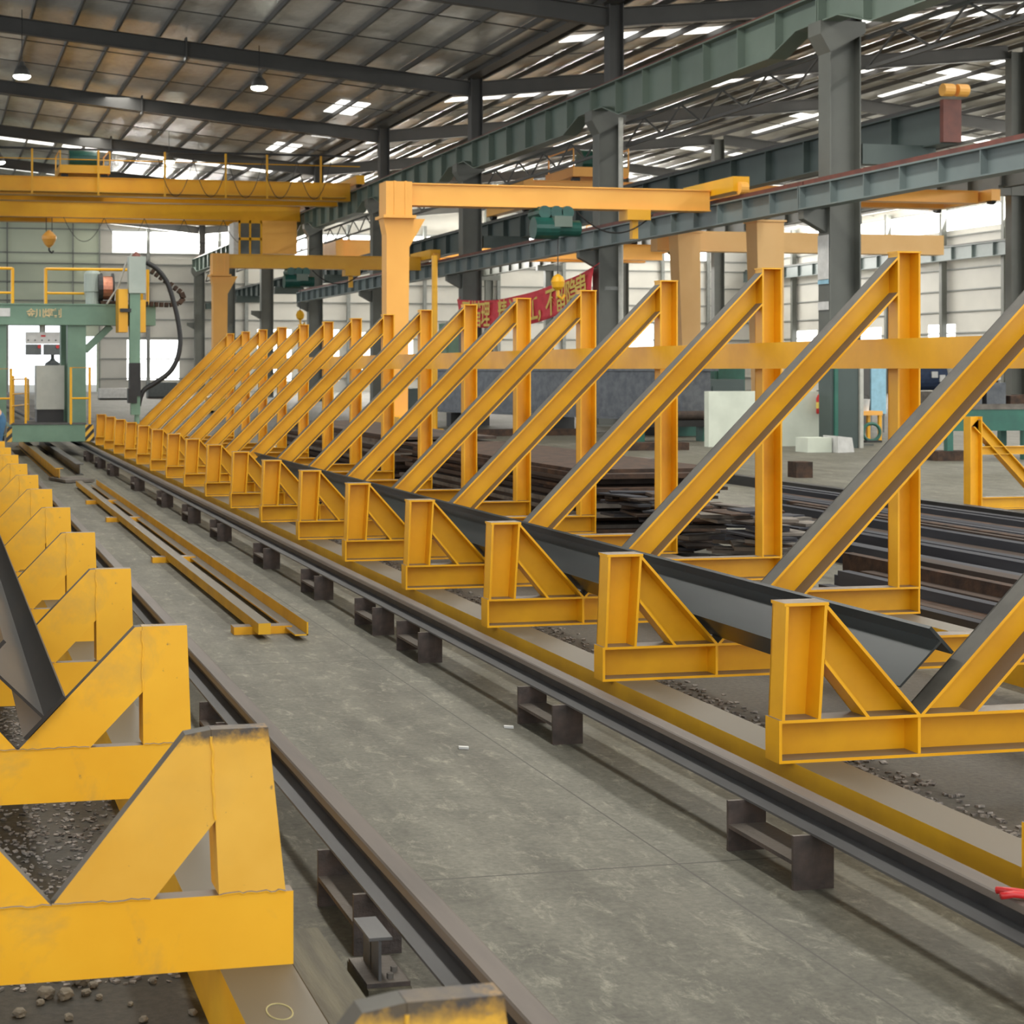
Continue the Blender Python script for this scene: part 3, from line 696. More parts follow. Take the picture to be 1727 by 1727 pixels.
for i, zc in enumerate(ZT):
    pr = lc if i < 2 else lw
    lab = ('yellow plate trestle with torch-burnt top edge, cut off by the bottom of the photo' if i == 0 else 'yellow plate trestle with a torch-burnt sloping top, second from the camera in the left-hand row' if i == 1
           else 'yellow plate trestle, %s from the camera in the left-hand row' % ORD[i])
    loc = (.888 if i else .868, y_of(.888, zc) + TW / 2, .2)
    if id(pr) not in used: used[id(pr)] = 1; pr.location = loc; pr['label'] = lab
    else: dup(pr, loc, lab)

# ================================================================ WORKPIECES IN THE TRESTLES
def lying_ibeam(name, lab, vx, vz, e_d, y0, y1, w, d, tf, tw, mat, lift=.004, off=.002, cope=0.0):
    e_d = Vector((e_d[0], 0, e_d[1])).normalized(); s_ = 1 if e_d.x > 0 else -1
    e_b = Vector((-e_d.z * s_, 0, e_d.x * s_)) if s_ > 0 else Vector((e_d.z, 0, -e_d.x))
    o = thing(name, lab, 'steel beam', (vx, 0, vz))
    def slab(nm, a0, a1, b0, b1, mt):
        P = lambda a, b, y: tuple(e_d * (a + lift) + e_b * (b + off) + Vector((0, y, 0)))
        MB().hexa([P(a0, b0, y0), P(a1, b0, y0), P(a1, b0, y1), P(a0, b0, y1), P(a0, b1, y0), P(a1, b1, y0), P(a1, b1, y1), P(a0, b1, y1)]).build(nm, mt, o)
    y0 += cope; slab('lower_flange', 0, tf, 0.004, w, mat); y0 -= cope; slab('web', tf, d - tf, w / 2 - tw / 2, w / 2 + tw / 2, mat); slab('upper_flange', d - tf, d, .004, w, mat)
    return o
lying_ibeam('steel_beam', 'dark steel I-beam lying tilted in the right-hand trestles', 3.154 + .585, .2 + .168, (.72, .69), y_of(3.88, 6.70), y_of(3.88, 20.8), .148, .272, .013, .009, 'beam_steel', .018, .022, .05)
lying_ibeam('steel_beam', 'dark steel I-beam lying tilted in the left-hand trestles at the left edge', .888 - .605, .2 + .188, (-.714, .70), y_of(.3, 5.85), y_of(.3, 21), .20, .30, .014, .01, 'dark_beam', .006, .042)

# ================================================================ THINGS ON THE AISLE FLOOR
g = thing('guide_track', 'yellow steel track of two channels lying on the aisle floor', 'floor track', (0, 0, 0))
ya, yb_ = y_of(2.1, 10.75), y_of(2.1, 24.5)
m = MB(); m.box(2.0, 2.08, ya, yb_, .03, .1); m.build('channel', 'dusty_beam', g)
m = MB(); m.box(2.215, 2.3, ya - .1, yb_, .03, .04); m.box(2.29, 2.3, ya - .1, yb_, .03, .115); m.build('channel', 'dusty_beam', g)
for zc in (10.95, 15.0, 19.0, 21.5):
    y = y_of(2.1, zc); MB().box(1.88, 2.26, y, y + .12, 0, .05).build('cross_bar', 'yellow', g)
m = MB(); m.ibeam((1.87, y_of(1.9, 25.9), .1), (1.87, y_of(1.9, 38), .1), (0, 0, 1), .2, .12, .012, .01)
tag(m.build('channel_beam', 'dusty_beam'), 'dusty yellow beam on the floor running under the green welding machine', 'steel beam')
m = MB(); m.ibeam((2.3, y_of(2.3, 27.4), .09), (2.3, y_of(2.3, 38), .09), (0, 0, 1), .18, .12, .012, .01)
tag(m.build('steel_joist', 'rail_foot'), 'grey beam on the floor right of the dusty yellow one by the welding machine', 'steel beam')
p = at_z(120, 812, 0)
tag(MB().obox((p.x, p.y, .03), (.22, .06, 0), (-.1, .4, 0), (0, 0, .02)).build('scrap_board', 'pale_steel'), 'pale flat scrap sheet on the floor at the near end of the floor beams', 'board')
# rail stop bracket
t = thing('rail_bracket', 'small bolted steel bracket standing left of the left rail near the camera', 'bracket', (1.15, y_of(1.15, 4.52), 0)); t.scale = (.78, .78, .8)
m = MB(); m.box(-.06, .09, -.1, .16, .11, .125); m.build('foot_plate', 'block_steel', t)
m = MB(); m.box(-.015, -.005, -.08, .13, .125, .26); m.box(-.05, .03, -.09, .13, .26, .27); m.box(-.015, .02, .02, .03, .125, .26); m.build('upright', 'rail_foot', t)
for x, y in ((.03, -.06), (.06, .0), (.03, .1)): MB().cyl((x, y, .125), (x, y, .142), .012, n=6).build('bolt', 'pale_steel', t)
m = MB(); m.box(-.06, .09, -.12, .18, 0, .11); m.build('wooden_packer', 'wood', t)
# dusty planks beside the left foundation beam
ypl = y_of(1.0, 3.2)
tag(MB().box(.905, 1.03, ypl, ypl + 1.5, 0, .17).build('plank', 'wood'), 'long dusty plank beside the left foundation beam near the camera', 'plank')
m = MB(); m.obox((1.10, y_of(1.1, 4.05), .10), (.05, 0, 0), (.015, .22, 0), (0, 0, .012)); m.obox((1.10, y_of(1.1, 4.05), .044), (.04, 0, 0), (.012, .2, 0), (0, 0, .044))
tag(m.build('broken_board', 'wood'), 'short broken board between plank and left rail near the camera', 'board')
# chalk ring on the beam
m = MB(); m.tube([(.79 + .03 * math.cos(a), y_of(.8, 3.98) + .05 * math.sin(a), .201) for a in [2 * math.pi * k / 24 for k in range(25)]], .0018, 4)
tag(m.build('chalk_ring', 'chalk'), 'yellow chalk ring drawn on the left foundation beam', 'chalk mark')
# red clamp on the right rail
p = at(1716, 1508, F * (CAMH - .28) / (1508 - HY))
t = thing('clamp', 'small red clamp resting on the right rail at the right edge', 'clamp', (p.x, p.y, HR))
MB().tube([(-.05, .0, .012), (-.015, -.005, .016), (.02, -.02, .014), (.07, -.04, .012)], .010).build('handle', 'red', t, smooth=True)
MB().tube([(-.03, .05, .012), (0, .01, .018), (.03, -.0, .014), (.08, .01, .012)], .010).build('jaw', 'red', t, smooth=True)
# white chalk stubs
for lab, px, py in (('white paper scrap on the aisle floor near the second right block', 858, 1228), ('pale paper scrap on the aisle floor left of the white one', 782, 1263)):
    p = at_z(px, py, 0); tag(MB().obox((p.x, p.y, .006), (.02, -.01, 0), (.003, .012, 0), (0, 0, .005)).build('paper_scrap', 'panel_light'), lab, 'paper scrap')

# rubble: uncountable slag chips
def rubble(name, lab, x0, x1, y0, y1, n, smin, smax, clump):
    m = MB()
    for _ in range(n):
        u = random.betavariate(*clump); x = x0 + (x1 - x0) * u; y = random.uniform(y0, y1); s_ = random.uniform(smin, smax)
        r = Matrix.Rotation(random.uniform(0, 6.28), 3, 'Z') @ Matrix.Rotation(random.uniform(-.5, .5), 3, 'X')
        ux, uy, uz = (r @ Vector(v) for v in ((s_, 0, 0), (0, s_ * random.uniform(.4, .9), 0), (0, 0, s_ * random.uniform(.2, .5))))
        m.obox((x, y, s_ * .3), ux, uy, uz)
    return tag(m.build(name, 'chips'), lab, 'rubble', None, 'stuff')
rubble('slag_rubble', 'grey slag chips strewn along the inner side of the right foundation beam', 3.42, 4.05, 3.9, 20, 17000, .004, .015, (1.0, 2.4))
rubble('slag_rubble', 'grey slag chips strewn under the left-hand trestles', -.5, .68, 4.7, 12, 6500, .003, .010, (2.0, 1.4))
# larger lumps by the near left trestle
LUMPS = [(78, 1676, .028), (110, 1678, .026), (136, 1655, .028), (145, 1672, .016), (157, 1660, .016), (33, 1708, .020), (116, 1714, .016), (12, 1647, .012), (92, 1636, .016), (165, 1635, .018), (195, 1628, .016), (258, 1652, .014), (302, 1624, .018), (242, 1717, .014), (297, 1640, .014), (167, 1679, .013), (68, 1688, .014), (325, 1705, .014), (220, 1690, .010), (50, 1634, .012)]
for i, (px, py, s_) in enumerate(LUMPS):
    p = at_z(px, py, .01); bm = bmesh.new(); bmesh.ops.create_icosphere(bm, subdivisions=2, radius=1)
    rr = random.Random(i)
    for v in bm.verts:
        v.co = Vector((round(v.co.x * 1.3) * .5 + v.co.x * .55, round(v.co.y * 1.3) * .4 + v.co.y * .5, v.co.z * .75)) * s_ * .8 * rr.uniform(.85, 1.1)
    me = bpy.data.meshes.new('concrete_lump'); bm.to_mesh(me); bm.free(); me.materials.append(M['lump'])
    o = bpy.data.objects.new('concrete_lump', me); COL.objects.link(o); o.location = (p.x, p.y, s_ * .5); o.rotation_euler.z = rr.uniform(0, 6)
    tag(o, 'small angular concrete lump on the dark floor before the near left trestle', 'concrete lump', 'concrete lumps')

# ================================================================ STEEL STOCK BEHIND THE TRESTLES
rnd = random.Random(3)
kinds = ['blue_steel', 'brown_steel', 'blue_steel', 'blue_steel', 'brown_steel', 'blue_steel', 'rust_steel']
n = 0
x = 6.12
while x < 11.2:
    w = rnd.choice((.07, .09, .12, .16)); h = rnd.uniform(.06, .27) * (1.0 - .45 * (x - 5.95) / 5.3)
    ya = y_of(x, 6.0 + (x - 6) * .4) + rnd.uniform(-.5, .6); yb_ = y_of(x, 11.7 + max(0, x - 5.95) * (1.6 if x < 7.7 else 2.3)) + rnd.uniform(-.7, .15)
    o = MB().box(x, x + w, ya, yb_, 0, h).build('steel_bar', rnd.choice(kinds))
    o.rotation_euler.z = 0
    tag(o, 'long dark flat steel bar in the bed of stock behind the right-hand trestles', 'steel bar', 'long bars behind the trestles')
    x += w + rnd.uniform(.002, .012)
tag(MB().box(11.55, 11.7, y_of(11.6, 12), y_of(11.6, 26), 0, .14).build('steel_angle', 'black'), 'long black bar on the floor beyond the bed of steel stock', 'steel bar')
# layered plates stacked further along the row
for s_i, (zc0, zc1, xs, lay) in enumerate(((16.6, 22.6, 5.75, 18), (23.6, 31, 5.75, 19))):
    z = .0
    for k in range(lay):
        th = rnd.uniform(.028, .05); y0_, y1_ = y_of(6, zc0) + rnd.uniform(-.3, .3), y_of(6, zc1) + rnd.uniform(-.4, .4); x0_ = xs + .42 + rnd.uniform(-.05, .10)
        tag(MB().box(x0_, x0_ + rnd.uniform(1.2, 1.5), y0_, y1_, z, z + th).build('steel_plate', rnd.choice(['brown_steel', 'brown_steel', 'pale_steel', 'rust_steel'])),
            ['flat steel plate in the nearer layered stack behind the tall posts', 'flat steel plate in the farther layered stack behind the tall posts'][s_i], 'steel plate', ['nearer layered plate stack', 'farther layered plate stack'][s_i])
        z += th + .002
# jumbled offcut plates, each laid on what is already there
laid = []
tries = 0
while len(laid) < 145 and tries < 6000:
    tries += 1
    pile = len(laid) < 120
    lx, ly = rnd.uniform(.12, .40), rnd.uniform(.07, .19); a = rnd.uniform(-.5, 1.9); th = rnd.uniform(.012, .03)
    ex = abs(lx * math.cos(a)) + abs(ly * math.sin(a)); ey = abs(lx * math.sin(a)) + abs(ly * math.cos(a))
    x = 6.05 + ex + abs(rnd.gauss(0, .5)) if pile else rnd.uniform(6.9, 9.5)
    lo = y_of(x, 11.7 + max(0, x + ex - 5.95) * (1.6 if x + ex < 7.7 else 2.3)) + .22 + ey
    hi = y_of(x, 16.1 if pile else 21) - ey
    if hi < lo: continue
    y = rnd.uniform(lo, hi)
    if not pile and y + ey > y_of(6, 16.1) and x - ex < 7.9: continue
    if y + ey > y_of(6.2, 16.6) - .35 and x - ex < 7.9: continue
    z = 0
    for (a0, a1, b0, b1, t0) in laid:
        if x - ex < a1 and x + ex > a0 and y - ey < b1 and y + ey > b0: z = max(z, t0)
    if z > (.55 - .25 * max(0, x - 6.6) if x < 7.4 else .05): continue
    laid.append((x - ex, x + ex, y - ey, y + ey, z + th + .004))
    tag(MB().obox((x, y, z + th / 2 + .001), (lx * math.cos(a), lx * math.sin(a), 0), (-ly * math.sin(a), ly * math.cos(a), 0), (0, 0, th / 2)).build('offcut_plate', rnd.choice(['pale_steel', 'pale_steel', 'brown_steel', 'blue_steel', 'rust_steel', 'blue_steel'])),
        'offcut steel plate in the jumbled scrap heap behind the trestles', 'steel offcut', 'jumbled offcut plates')
# flat plates and timber on the floor further back
for i, (px, py, lx, ly, mt, lab) in enumerate(((1040, 790, 1.6, .5, 'pale_steel', 'pale flat plate on the floor beside the layered stack'), (900, 735, 3.0, .6, 'rust_steel', 'rust-brown plate lying below the big dark box girder'),
                                     (1080, 760, 2.2, .5, 'rust_steel', 'rust-brown plate lying right of the other rusty plate below the box girder'), (1190, 735, 1.8, .3, 'bench_green', 'green-grey low trestle beam on the floor left of the white barrier'),
                                     (1357, 806, .28, .28, 'rust_steel', 'small rusty cube block alone on the open floor'))):
    p = at_z(px, py, 0); h = .3 if mt in ('bench_green',) else (.25 if lx < .5 else .16)
    tag(MB().box(p.x - lx / 2, p.x + lx / 2, p.y, p.y + ly, 0, h).build('floor_plate' if lx > .5 else 'steel_block', mt), lab, 'steel plate' if lx > .5 else 'steel block')

# big dark welded box girder lying behind
a = at(735, 690, 53); b = at(1175, 708, 42.5)
a.z = b.z = .45
d = (b - a); dn = d.normalized(); sd = Vector((-dn.y, dn.x, 0)); c_ = (a + b) / 2
t = thing('box_girder', 'big dark grey steel box girder lying behind the tall posts', 'box girder', (c_.x, c_.y, 0))
MB().obox((0, 0, 1.05), d / 2, sd * .45, (0, 0, .62)).build('girder_body', 'dark_steel', t)
for zz in (.44, 1.69): MB().obox((0, 0, zz), d / 2 * 1.02, sd * .6, (0, 0, .03)).build('flange', 'dark_steel', t)
for f in (-.7, 0, .7):
    o = MB().obox((c_.x + d.x / 2 * f, c_.y + d.y / 2 * f, .2), dn * .12, sd * .7, (0, 0, .2)).build('timber_bearer', 'black')
    tag(o, ['dark bearer under the far left end of the box girder', 'dark bearer under the middle of the box girder', 'dark bearer under the near right end of the box girder'][int((f + .7) / .7 + .5)], 'bearer', 'bearers under the box girder')
a2 = at(1140, 722, 40)
t = thing('roller_bench', 'low black bench holding dark rolled tubes beside the white barrier', 'bench', (a2.x, a2.y, 0))
MB().box(-.9, 1.0, 0, .6, .35, .5).build('bench_top', 'black', t)
for xx in (-.8, .8): MB().box(xx - .06, xx + .06, .1, .5, 0, .35).build('leg', 'bench_green', t)
for yy in (.12, .36): tag(MB().cyl((a2.x - .8, a2.y + yy, .61), (a2.x + .95, a2.y + yy, .61), .105, n=14).build('steel_tube', 'brown_steel'), ['brown steel tube on the front of the low black bench', 'brown steel tube on the back of the low black bench'][yy > .2], 'steel tube')

# white barrier, plinth, extinguisher
p = at_z(1385, 752, 0); q = at(1176, 752, F * 1.7 / (752 - HY))
t = tag(MB().box(q.x, p.x, p.y, p.y + .22, 0, 1.22).build('barrier_wall', 'white'), 'low white barrier slab standing before the near column', 'barrier')
p2 = at_z(1358, 763, 0); q2 = at_z(1466, 765, 0)
m = MB(); m.box(p2.x, p2.x + .54, p2.y - .1, p2.y + .4, 0, .30); m.build('plinth', 'white')
o = bpy.data.objects['plinth']; tag(o, 'short pale block on the floor at the foot of the white barrier', 'block')
m = MB(); m.hexa([(p2.x + .57, p2.y - .3, 0), (q2.x, p2.y - .15, 0), (q2.x, p2.y + .4, 0), (p2.x + .57, p2.y + .3, 0), (p2.x + .57, p2.y - .28, .34), (q2.x - .05, p2.y - .15, .30), (q2.x - .05, p2.y + .38, .3), (p2.x + .57, p2.y + .3, .34)])
tag(m.build('wrapped_block', 'panel_light'), 'white wrapped block on the floor right of the pale block', 'block')
pe = at(1386, 679, F * 1.7 / (752 - HY) - .2)
t = thing('fire_extinguisher', 'red fire extinguisher hanging at the right end of the white barrier', 'fire extinguisher', (pe.x, p.y - .13, pe.z - .25))
MB().lathe((0, 0, 0), [(.085, 0), (.095, .03), (.095, .34), (.06, .42), (.03, .45)], 18).build('cylinder_body', 'red', t, smooth=True)
MB().lathe((0, 0, .12), [(.0965, 0), (.0965, .14)], 18).build('paper_label', 'banner_text', t)
m = MB(); m.box(-.03, .03, -.03, .03, .45, .50); m.box(-.09, .05, -.015, .015, .5, .52); m.build('valve', 'black', t)
MB().tube([(.03, 0, .48), (.12, -.02, .42), (.13, -.02, .15)], .014).build('hose', 'black', t)
MB().box(-.02, .02, .08, .13, .2, .3).build('wall_hook', 'black', t)

# items right of the near column
p = at(1426, 700, 36.8)
t = thing('column_drill', 'dark green upright machine post just right of the near column', 'machine', (p.x, p.y, 0))
MB().box(-.35, .3, 0, .5, 0, 1.75).build('housing', 'girder_dark', t); MB().box(-.28, -.2, -.05, 0, 0, 1.9).build('guide_post', 'bench_green', t); MB().box(.32, .4, -.05, .05, 0, 1.9).build('pale_strip', 'pipe', t)
p = at_z(1466, 745, 0)
t = thing('work_table', 'small orange work table beside the dark green machine post', 'table', (p.x, p.y, 0))
MB().box(-.35, .35, 0, .6, .62, .72).build('tabletop', 'orange', t)
for xx in (-.3, .3):
    for yy in (.05, .55): MB().box(xx - .035, xx + .035, yy - .035, yy + .035, 0, .62).build('leg', 'crane', t)
t = thing('bucket', 'white bucket standing on the small orange work table', 'bucket', (p.x - .02, p.y + .2, .72))
MB().lathe((0, 0, 0), [(.11, 0), (.14, .27), (.145, .28)], 18).build('pail', 'panel_light', t); MB().tube([(-.14, 0, .27), (-.1, 0, .36), (0, 0, .39), (.1, 0, .36), (.14, 0, .27)], .006).build('handle', 'black', t)
t = thing('hose_drum', 'green hose drum lying on the floor under the orange table', 'hose drum', (p.x - .15, p.y - .35, 0))
MB().tube([(.22 * math.cos(a), 0, .24 + .2 * math.sin(a)) for a in [2 * math.pi * k / 20 for k in range(21)]], .04, 8).build('hose_coil', 'bench_green', t)
MB().box(-.2, .2, -.12, .12, 0, .05).build('stand', 'black', t)
p = at(1482, 652, 46)
t = thing('blue_screen', 'pale blue sheet screen behind the orange table', 'screen', (p.x, p.y, 0)); MB().box(-.22, .22, 0, .05, .5, 1.95).build('sheet', 'pale_blue', t)
for xx in (-.2, .2): MB().box(xx - .02, xx + .02, .06, .1, 0, 1.95).build('leg', 'girt', t)
p = at(1455, 668, 47.5)
t = thing('tool_cabinet', 'dark brown cabinet left of the pale blue screen', 'cabinet', (p.x, p.y, 0)); MB().box(-.28, .28, 0, .5, 0, 1.75).build('carcass', 'panel_dark', t); MB().box(-.25, .25, -.02, 0, .1, 1.7).build('door', 'rafter', t)
p = at_z(1570, 702, 0)
t = thing('machine_motor', 'dark navy motor unit with white plates behind the trestle posts', 'machine', (p.x, p.y, 0))
MB().box(-.6, .6, 0, .8, .0, .9).build('plinth', 'pale_steel', t); MB().cyl((-.55, .3, 1.45), (.55, .3, 1.45), .52, n=20).build('motor_housing', 'navy', t)
MB().box(-.12, .12, -.26, -.2, 1.4, 1.62).build('plate', 'panel_light', t); MB().box(.2, .42, -.26, -.2, 1.25, 1.5).build('plate', 'panel_light', t)
# green bench
pl = at_z(1605, 777, 0)
t = thing('roller_table', 'long green steel bench at the right edge behind the trestles', 'bench', (pl.x, pl.y, 0))
MB().box(-.5, 5, 0, .9, .95, 1.05).build('bench_top', 'pale_steel', t); MB().box(-.4, 5, .02, .08, .55, .95).build('apron', 'bench_green', t)
for xx in (0, 1.6, 3.2):
    for yy in (.1, .8): MB().box(xx - .06, xx + .06, yy - .06, yy + .06, .0, .95).build('leg', 'bench_green', t)
MB().box(-.35, .35, -.1, .3, 0, .18).build('foot_block', 'rust_steel', t)
for k in range(7):
    tag(MB().box(pl.x + .3 + k * .5, pl.x + .7 + k * .5, pl.y + .1, pl.y + .8, 1.05, 1.05 + rnd.uniform(.12, .5)).build('metal_part', rnd.choice(['rust_steel', 'dark_steel', 'pale_steel'])), 'piled metal part on the long green bench', 'metal part', 'metal parts on the green bench')
# second yellow frame at right edge
p = at_z(1631, 860, 0)
t = thing('yellow_stand', 'yellow braced steel stand alone at the right edge behind the stock', 'steel stand', (p.x, p.y, 0))
MB().ibeam((.08, 0, 0), (.08, 0, 1.13), (1, 0, 0), .16, .14, .012, .01).build('post', 'yellow', t)
MB().ibeam((0.17, 0, .08), (2.3, 0, .08), (0, 0, 1), .15, .14, .012, .01).build('base_beam', 'yellow', t)
MB().ibeam((.1, 0, 1.05), (1.0, 0, .15), (0.7, 0, .7), .13, .12, .012, .01).build('diagonal_brace', 'yellow', t)
MB().ibeam((.17, 0, .72), (2.2, 0, .72), (0, 0, 1), .10, .10, .01, .008).build('cross_rail', 'yellow', t)
MB().ibeam((2.3, 0, 0), (2.3, 0, 1.13), (1, 0, 0), .16, .14, .012, .01).build('post', 'yellow', t)

# background machines seen between the trestles
def cabinet(name, lab, px0, px1, pyt, zc, mat, dep=1.0):
    a = at(px0, pyt, zc); b = at(px1, pyt, zc); t = thing(name, lab, 'machine', ((a.x + b.x) / 2, a.y, 0)); w = (b.x - a.x) / 2
    MB().box(-w, w, 0, dep, .1, a.z).build('housing', mat, t); MB().box(-w * .8, w * .8, -.03, 0, .3, a.z * .85).build('door', mat, t); MB().box(-w, w, .05, dep - .05, 0, .1).build('plinth', 'black', t)
    return t
cabinet('machine_cabinet', 'tall green machine cabinet seen between the middle tall posts', 752, 790, 545, 70, 'green')
cabinet('machine_cabinet', 'dark green cabinet behind the pale orange gantry legs', 1205, 1262, 598, 60, 'bench_green')
cabinet('machine_cabinet', 'low dark machine behind the white barrier', 1195, 1262, 640, 52, 'girder_dark')
cabinet('machine_cabinet', 'dark green cabinet behind the far tall posts beside the box girder', 655, 730, 655, 62, 'girder_dark')
cabinet('machine_cabinet', 'blue-grey machine far behind the farthest trestles', 250, 300, 645, 100, 'panel_dark')
cabinet('machine_cabinet', 'white machine far behind the welding machine torch', 168, 225, 655, 95, 'panel_light')
cabinet('machine_cabinet', 'brown machine far behind right of the motor unit', 1640, 1690, 642, 62, 'rust_steel')
p = at_z(733, 725, 0)
t = thing('yellow_pole', 'slim yellow pole standing right of the near gantry leg', 'pole', (p.x, p.y, 0)); MB().cyl((0, 0, 0), (0, 0, 4.9), .085, n=14).build('shaft', 'crane', t); MB().box(-.2, .2, -.2, .2, 0, .03).build('base_plate', 'crane', t)
p = at(1047, 300, 49.4)
t = thing('conduit_pipe', 'pale vertical pipe beside the second column', 'pipe', (p.x, p.y, 0)); MB().cyl((0, 0, 0), (0, 0, 9.0), .07, n=12).build('tube', 'pipe', t); MB().box(-.45, 0, .05, .1, 4, 4.1).build('clip', 'girt', t)
# notices on the near column
cy = YCOL[0] - .27
for nm, lab, px, py0, py1, mt in (('notice_sheet', 'white notice sheet on the near column', 1396, 395, 470, 'panel_light'), ('notice_label', 'small blue label below the notice on the near column', 1397, 471, 478, 'pale_blue'), ('switch_box', 'white switch box low on the near column', 1396, 508, 522, 'panel_light')):
    a = at(px, py0, 37.8); b = at(px, py1, 37.8)
    tag(MB().box(19.44, 19.455, cy + .04, cy + .5, b.z, a.z).build(nm, mt), lab, 'notice' if 'notice' in nm else 'switch box')

# ------------------------------------------------ red banner between two columns
ya_, yb_ = YCOL[2] - .1, YCOL[1] - .25
m = MB(); nx, nz = 40, 6; XBn = 19.3
def ban(f, g):   # f 0..1 far to near, g 0 top .. 1 bottom
    y = ya_ + (yb_ - ya_) * f
    top = 4.33 + .45 * f ** 1.6 - .55 * math.sin(math.pi * f) * .55
    h = .95 + .12 * f
    return (XBn + .06 * math.sin(9 * f + 3 * g) + .03 * math.sin(23 * f), y, top - h * g)
vs = [ban(i / nx, j / nz) for i in range(nx + 1) for j in range(nz + 1)]
fs = [(i * (nz + 1) + j, i * (nz + 1) + j + 1, (i + 1) * (nz + 1) + j + 1, (i + 1) * (nz + 1) + j) for i in range(nx) for j in range(nz)]
m.add(vs, fs)
bo = m.build('banner', 'banner', None, smooth=True)
sm = bo.modifiers.new('thick', 'SOLIDIFY'); sm.thickness = .01
tag(bo, 'red cloth banner with yellow characters strung between two columns', 'banner')
def text_mesh(txt, size, extrude=.004):
    cu = bpy.data.curves.new('text', 'FONT'); cu.body = txt; cu.size = size; cu.extrude = extrude; cu.align_x = 'CENTER'; cu.align_y = 'CENTER'; cu.offset = .011 * size
    o = bpy.data.objects.new('text_tmp', cu); COL.objects.link(o); dg = bpy.context.evaluated_depsgraph_get(); dg.update()
    me = bpy.data.meshes.new_from_object(o.evaluated_get(dg)); bpy.data.objects.remove(o); return me
chars = '严格管理 精心施工，不留隐患'
for i, ch in enumerate(chars):
    f = .07 + .87 * i / (len(chars) - 1)
    try: me = text_mesh(ch, 1.0, .004)
    except Exception: continue
    if not len(me.vertices): continue
    me.materials.clear(); me.materials.append(M['banner_text'])
    x, y, z = ban(f, .58); o = bpy.data.objects.new('lettering', me); COL.objects.link(o); o.parent = bo
    x2, y2, z2 = ban(f + .01, .58); sl = math.atan2(z2 - z, abs(y2 - y))
    o.location = (x - .05, y, z)
    # text faces -X, reads from far to near
    R = Matrix(((0, 0, -1), (-1, 0, 0), (0, 1, 0)))
    o.rotation_euler = (R @ Matrix.Rotation(sl, 3, 'Z')).to_euler()
for y, f in ((ya_, 0), (yb_, 1)):
    MB().cyl(ban(f, .02), (19.45, ya_ + .1 if f == 0 else yb_ - .1, ban(f, 0)[2] + .1), .012, n=6).build('tie_cord', 'banner', bo)

# ================================================================ GREEN WELDING MACHINE ON THE RAILS
ZM = 33.5
YM = y_of(2.2, ZM)
def mx(px): return (px - VX) * ZM * C / F
def mz(py): return CAMH - (py - HY) * ZM / F
t = thing('welding_machine', 'green portal welding machine standing across the two floor rails', 'welding machine', (0, YM, 0))
w = MB().box(mx(20), mx(145), 0, 2.6, mz(745), mz(716)).build('platform', 'green', t)
MB().box(mx(18), mx(147), -.02, 2.6, mz(716), mz(714)).build('platform_lip', 'rail_foot', w)
m = MB(); m.hexa([(mx(145), .0, mz(745)), (mx(162), .12, mz(745)), (mx(162), .16, mz(745)), (mx(145), .05, mz(745)), (mx(143), .0, mz(717)), (mx(160), .12, mz(717)), (mx(160), .16, mz(717)), (mx(143), .05, mz(717))]); m.build('hazard_plate', 'hazard', w)
m = MB(); m.hexa([(mx(10), .10, mz(745.2)), (mx(20), 0, mz(745.2)), (mx(20), .05, mz(745.2)), (mx(10), .15, mz(745.2)), (mx(12), .10, mz(720)), (mx(23), 0, mz(720)), (mx(23), .05, mz(720)), (mx(12), .15, mz(720))]); m.build('hazard_plate', 'hazard', w)
for x in (XLR, XR):
    for y in (.45, 2.2):
        MB().cyl((x - .05, y, HR + .165), (x + .05, y, HR + .165), .16, n=18).build('wheel', 'black', t)
        MB().box(x - .12, x + .12, y - .22, y + .22, HR + .14, mz(735)).build('wheel_box', 'green', t)
m = MB(); m.box(mx(118), mx(150), .5, .9, mz(718), mz(545)); m.build('portal_leg', 'green', t)
m = MB(); m.box(mx(-22), mx(12), .5, .9, mz(718), mz(545)); m.build('portal_leg', 'green', t)
m = MB(); m.box(mx(112), mx(128), 1.4, 1.8, mz(718), mz(545)); m.build('rear_leg', 'green', t)
bm_ = MB().box(mx(-70), mx(272), .4, 1.0, mz(547), mz(513)).build('portal_beam', 'green', t)
MB().box(mx(-70), mx(272), .37, 1.03, mz(513), mz(511)).build('beam_top_plate', 'green', bm_)
MB().box(mx(0), mx(18), .385, .40, mz(533), mz(519)).build('sign_plate', 'panel_light', bm_)
for i, ch in enumerate('金川焊割'):
    me = text_mesh(ch, .19, .003)
    if len(me.vertices):
        me.materials.clear(); me.materials.append(M['sign_text'])
        o = bpy.data.objects.new('lettering', me); COL.objects.link(o); o.parent = bm_; o.location = (mx(54 + 15 * i), .39, mz(528)); o.rotation_euler = (math.pi / 2, 0, 0)
m = MB(); m.obox(((mx(150) + mx(195)) / 2, .7, (mz(590) + mz(548)) / 2), ((mx(195) - mx(150)) / 2, 0, (mz(548) - mz(590)) / 2), (0, .12, 0), (-.04, 0, .05)); m.build('knee_brace', 'green', t)
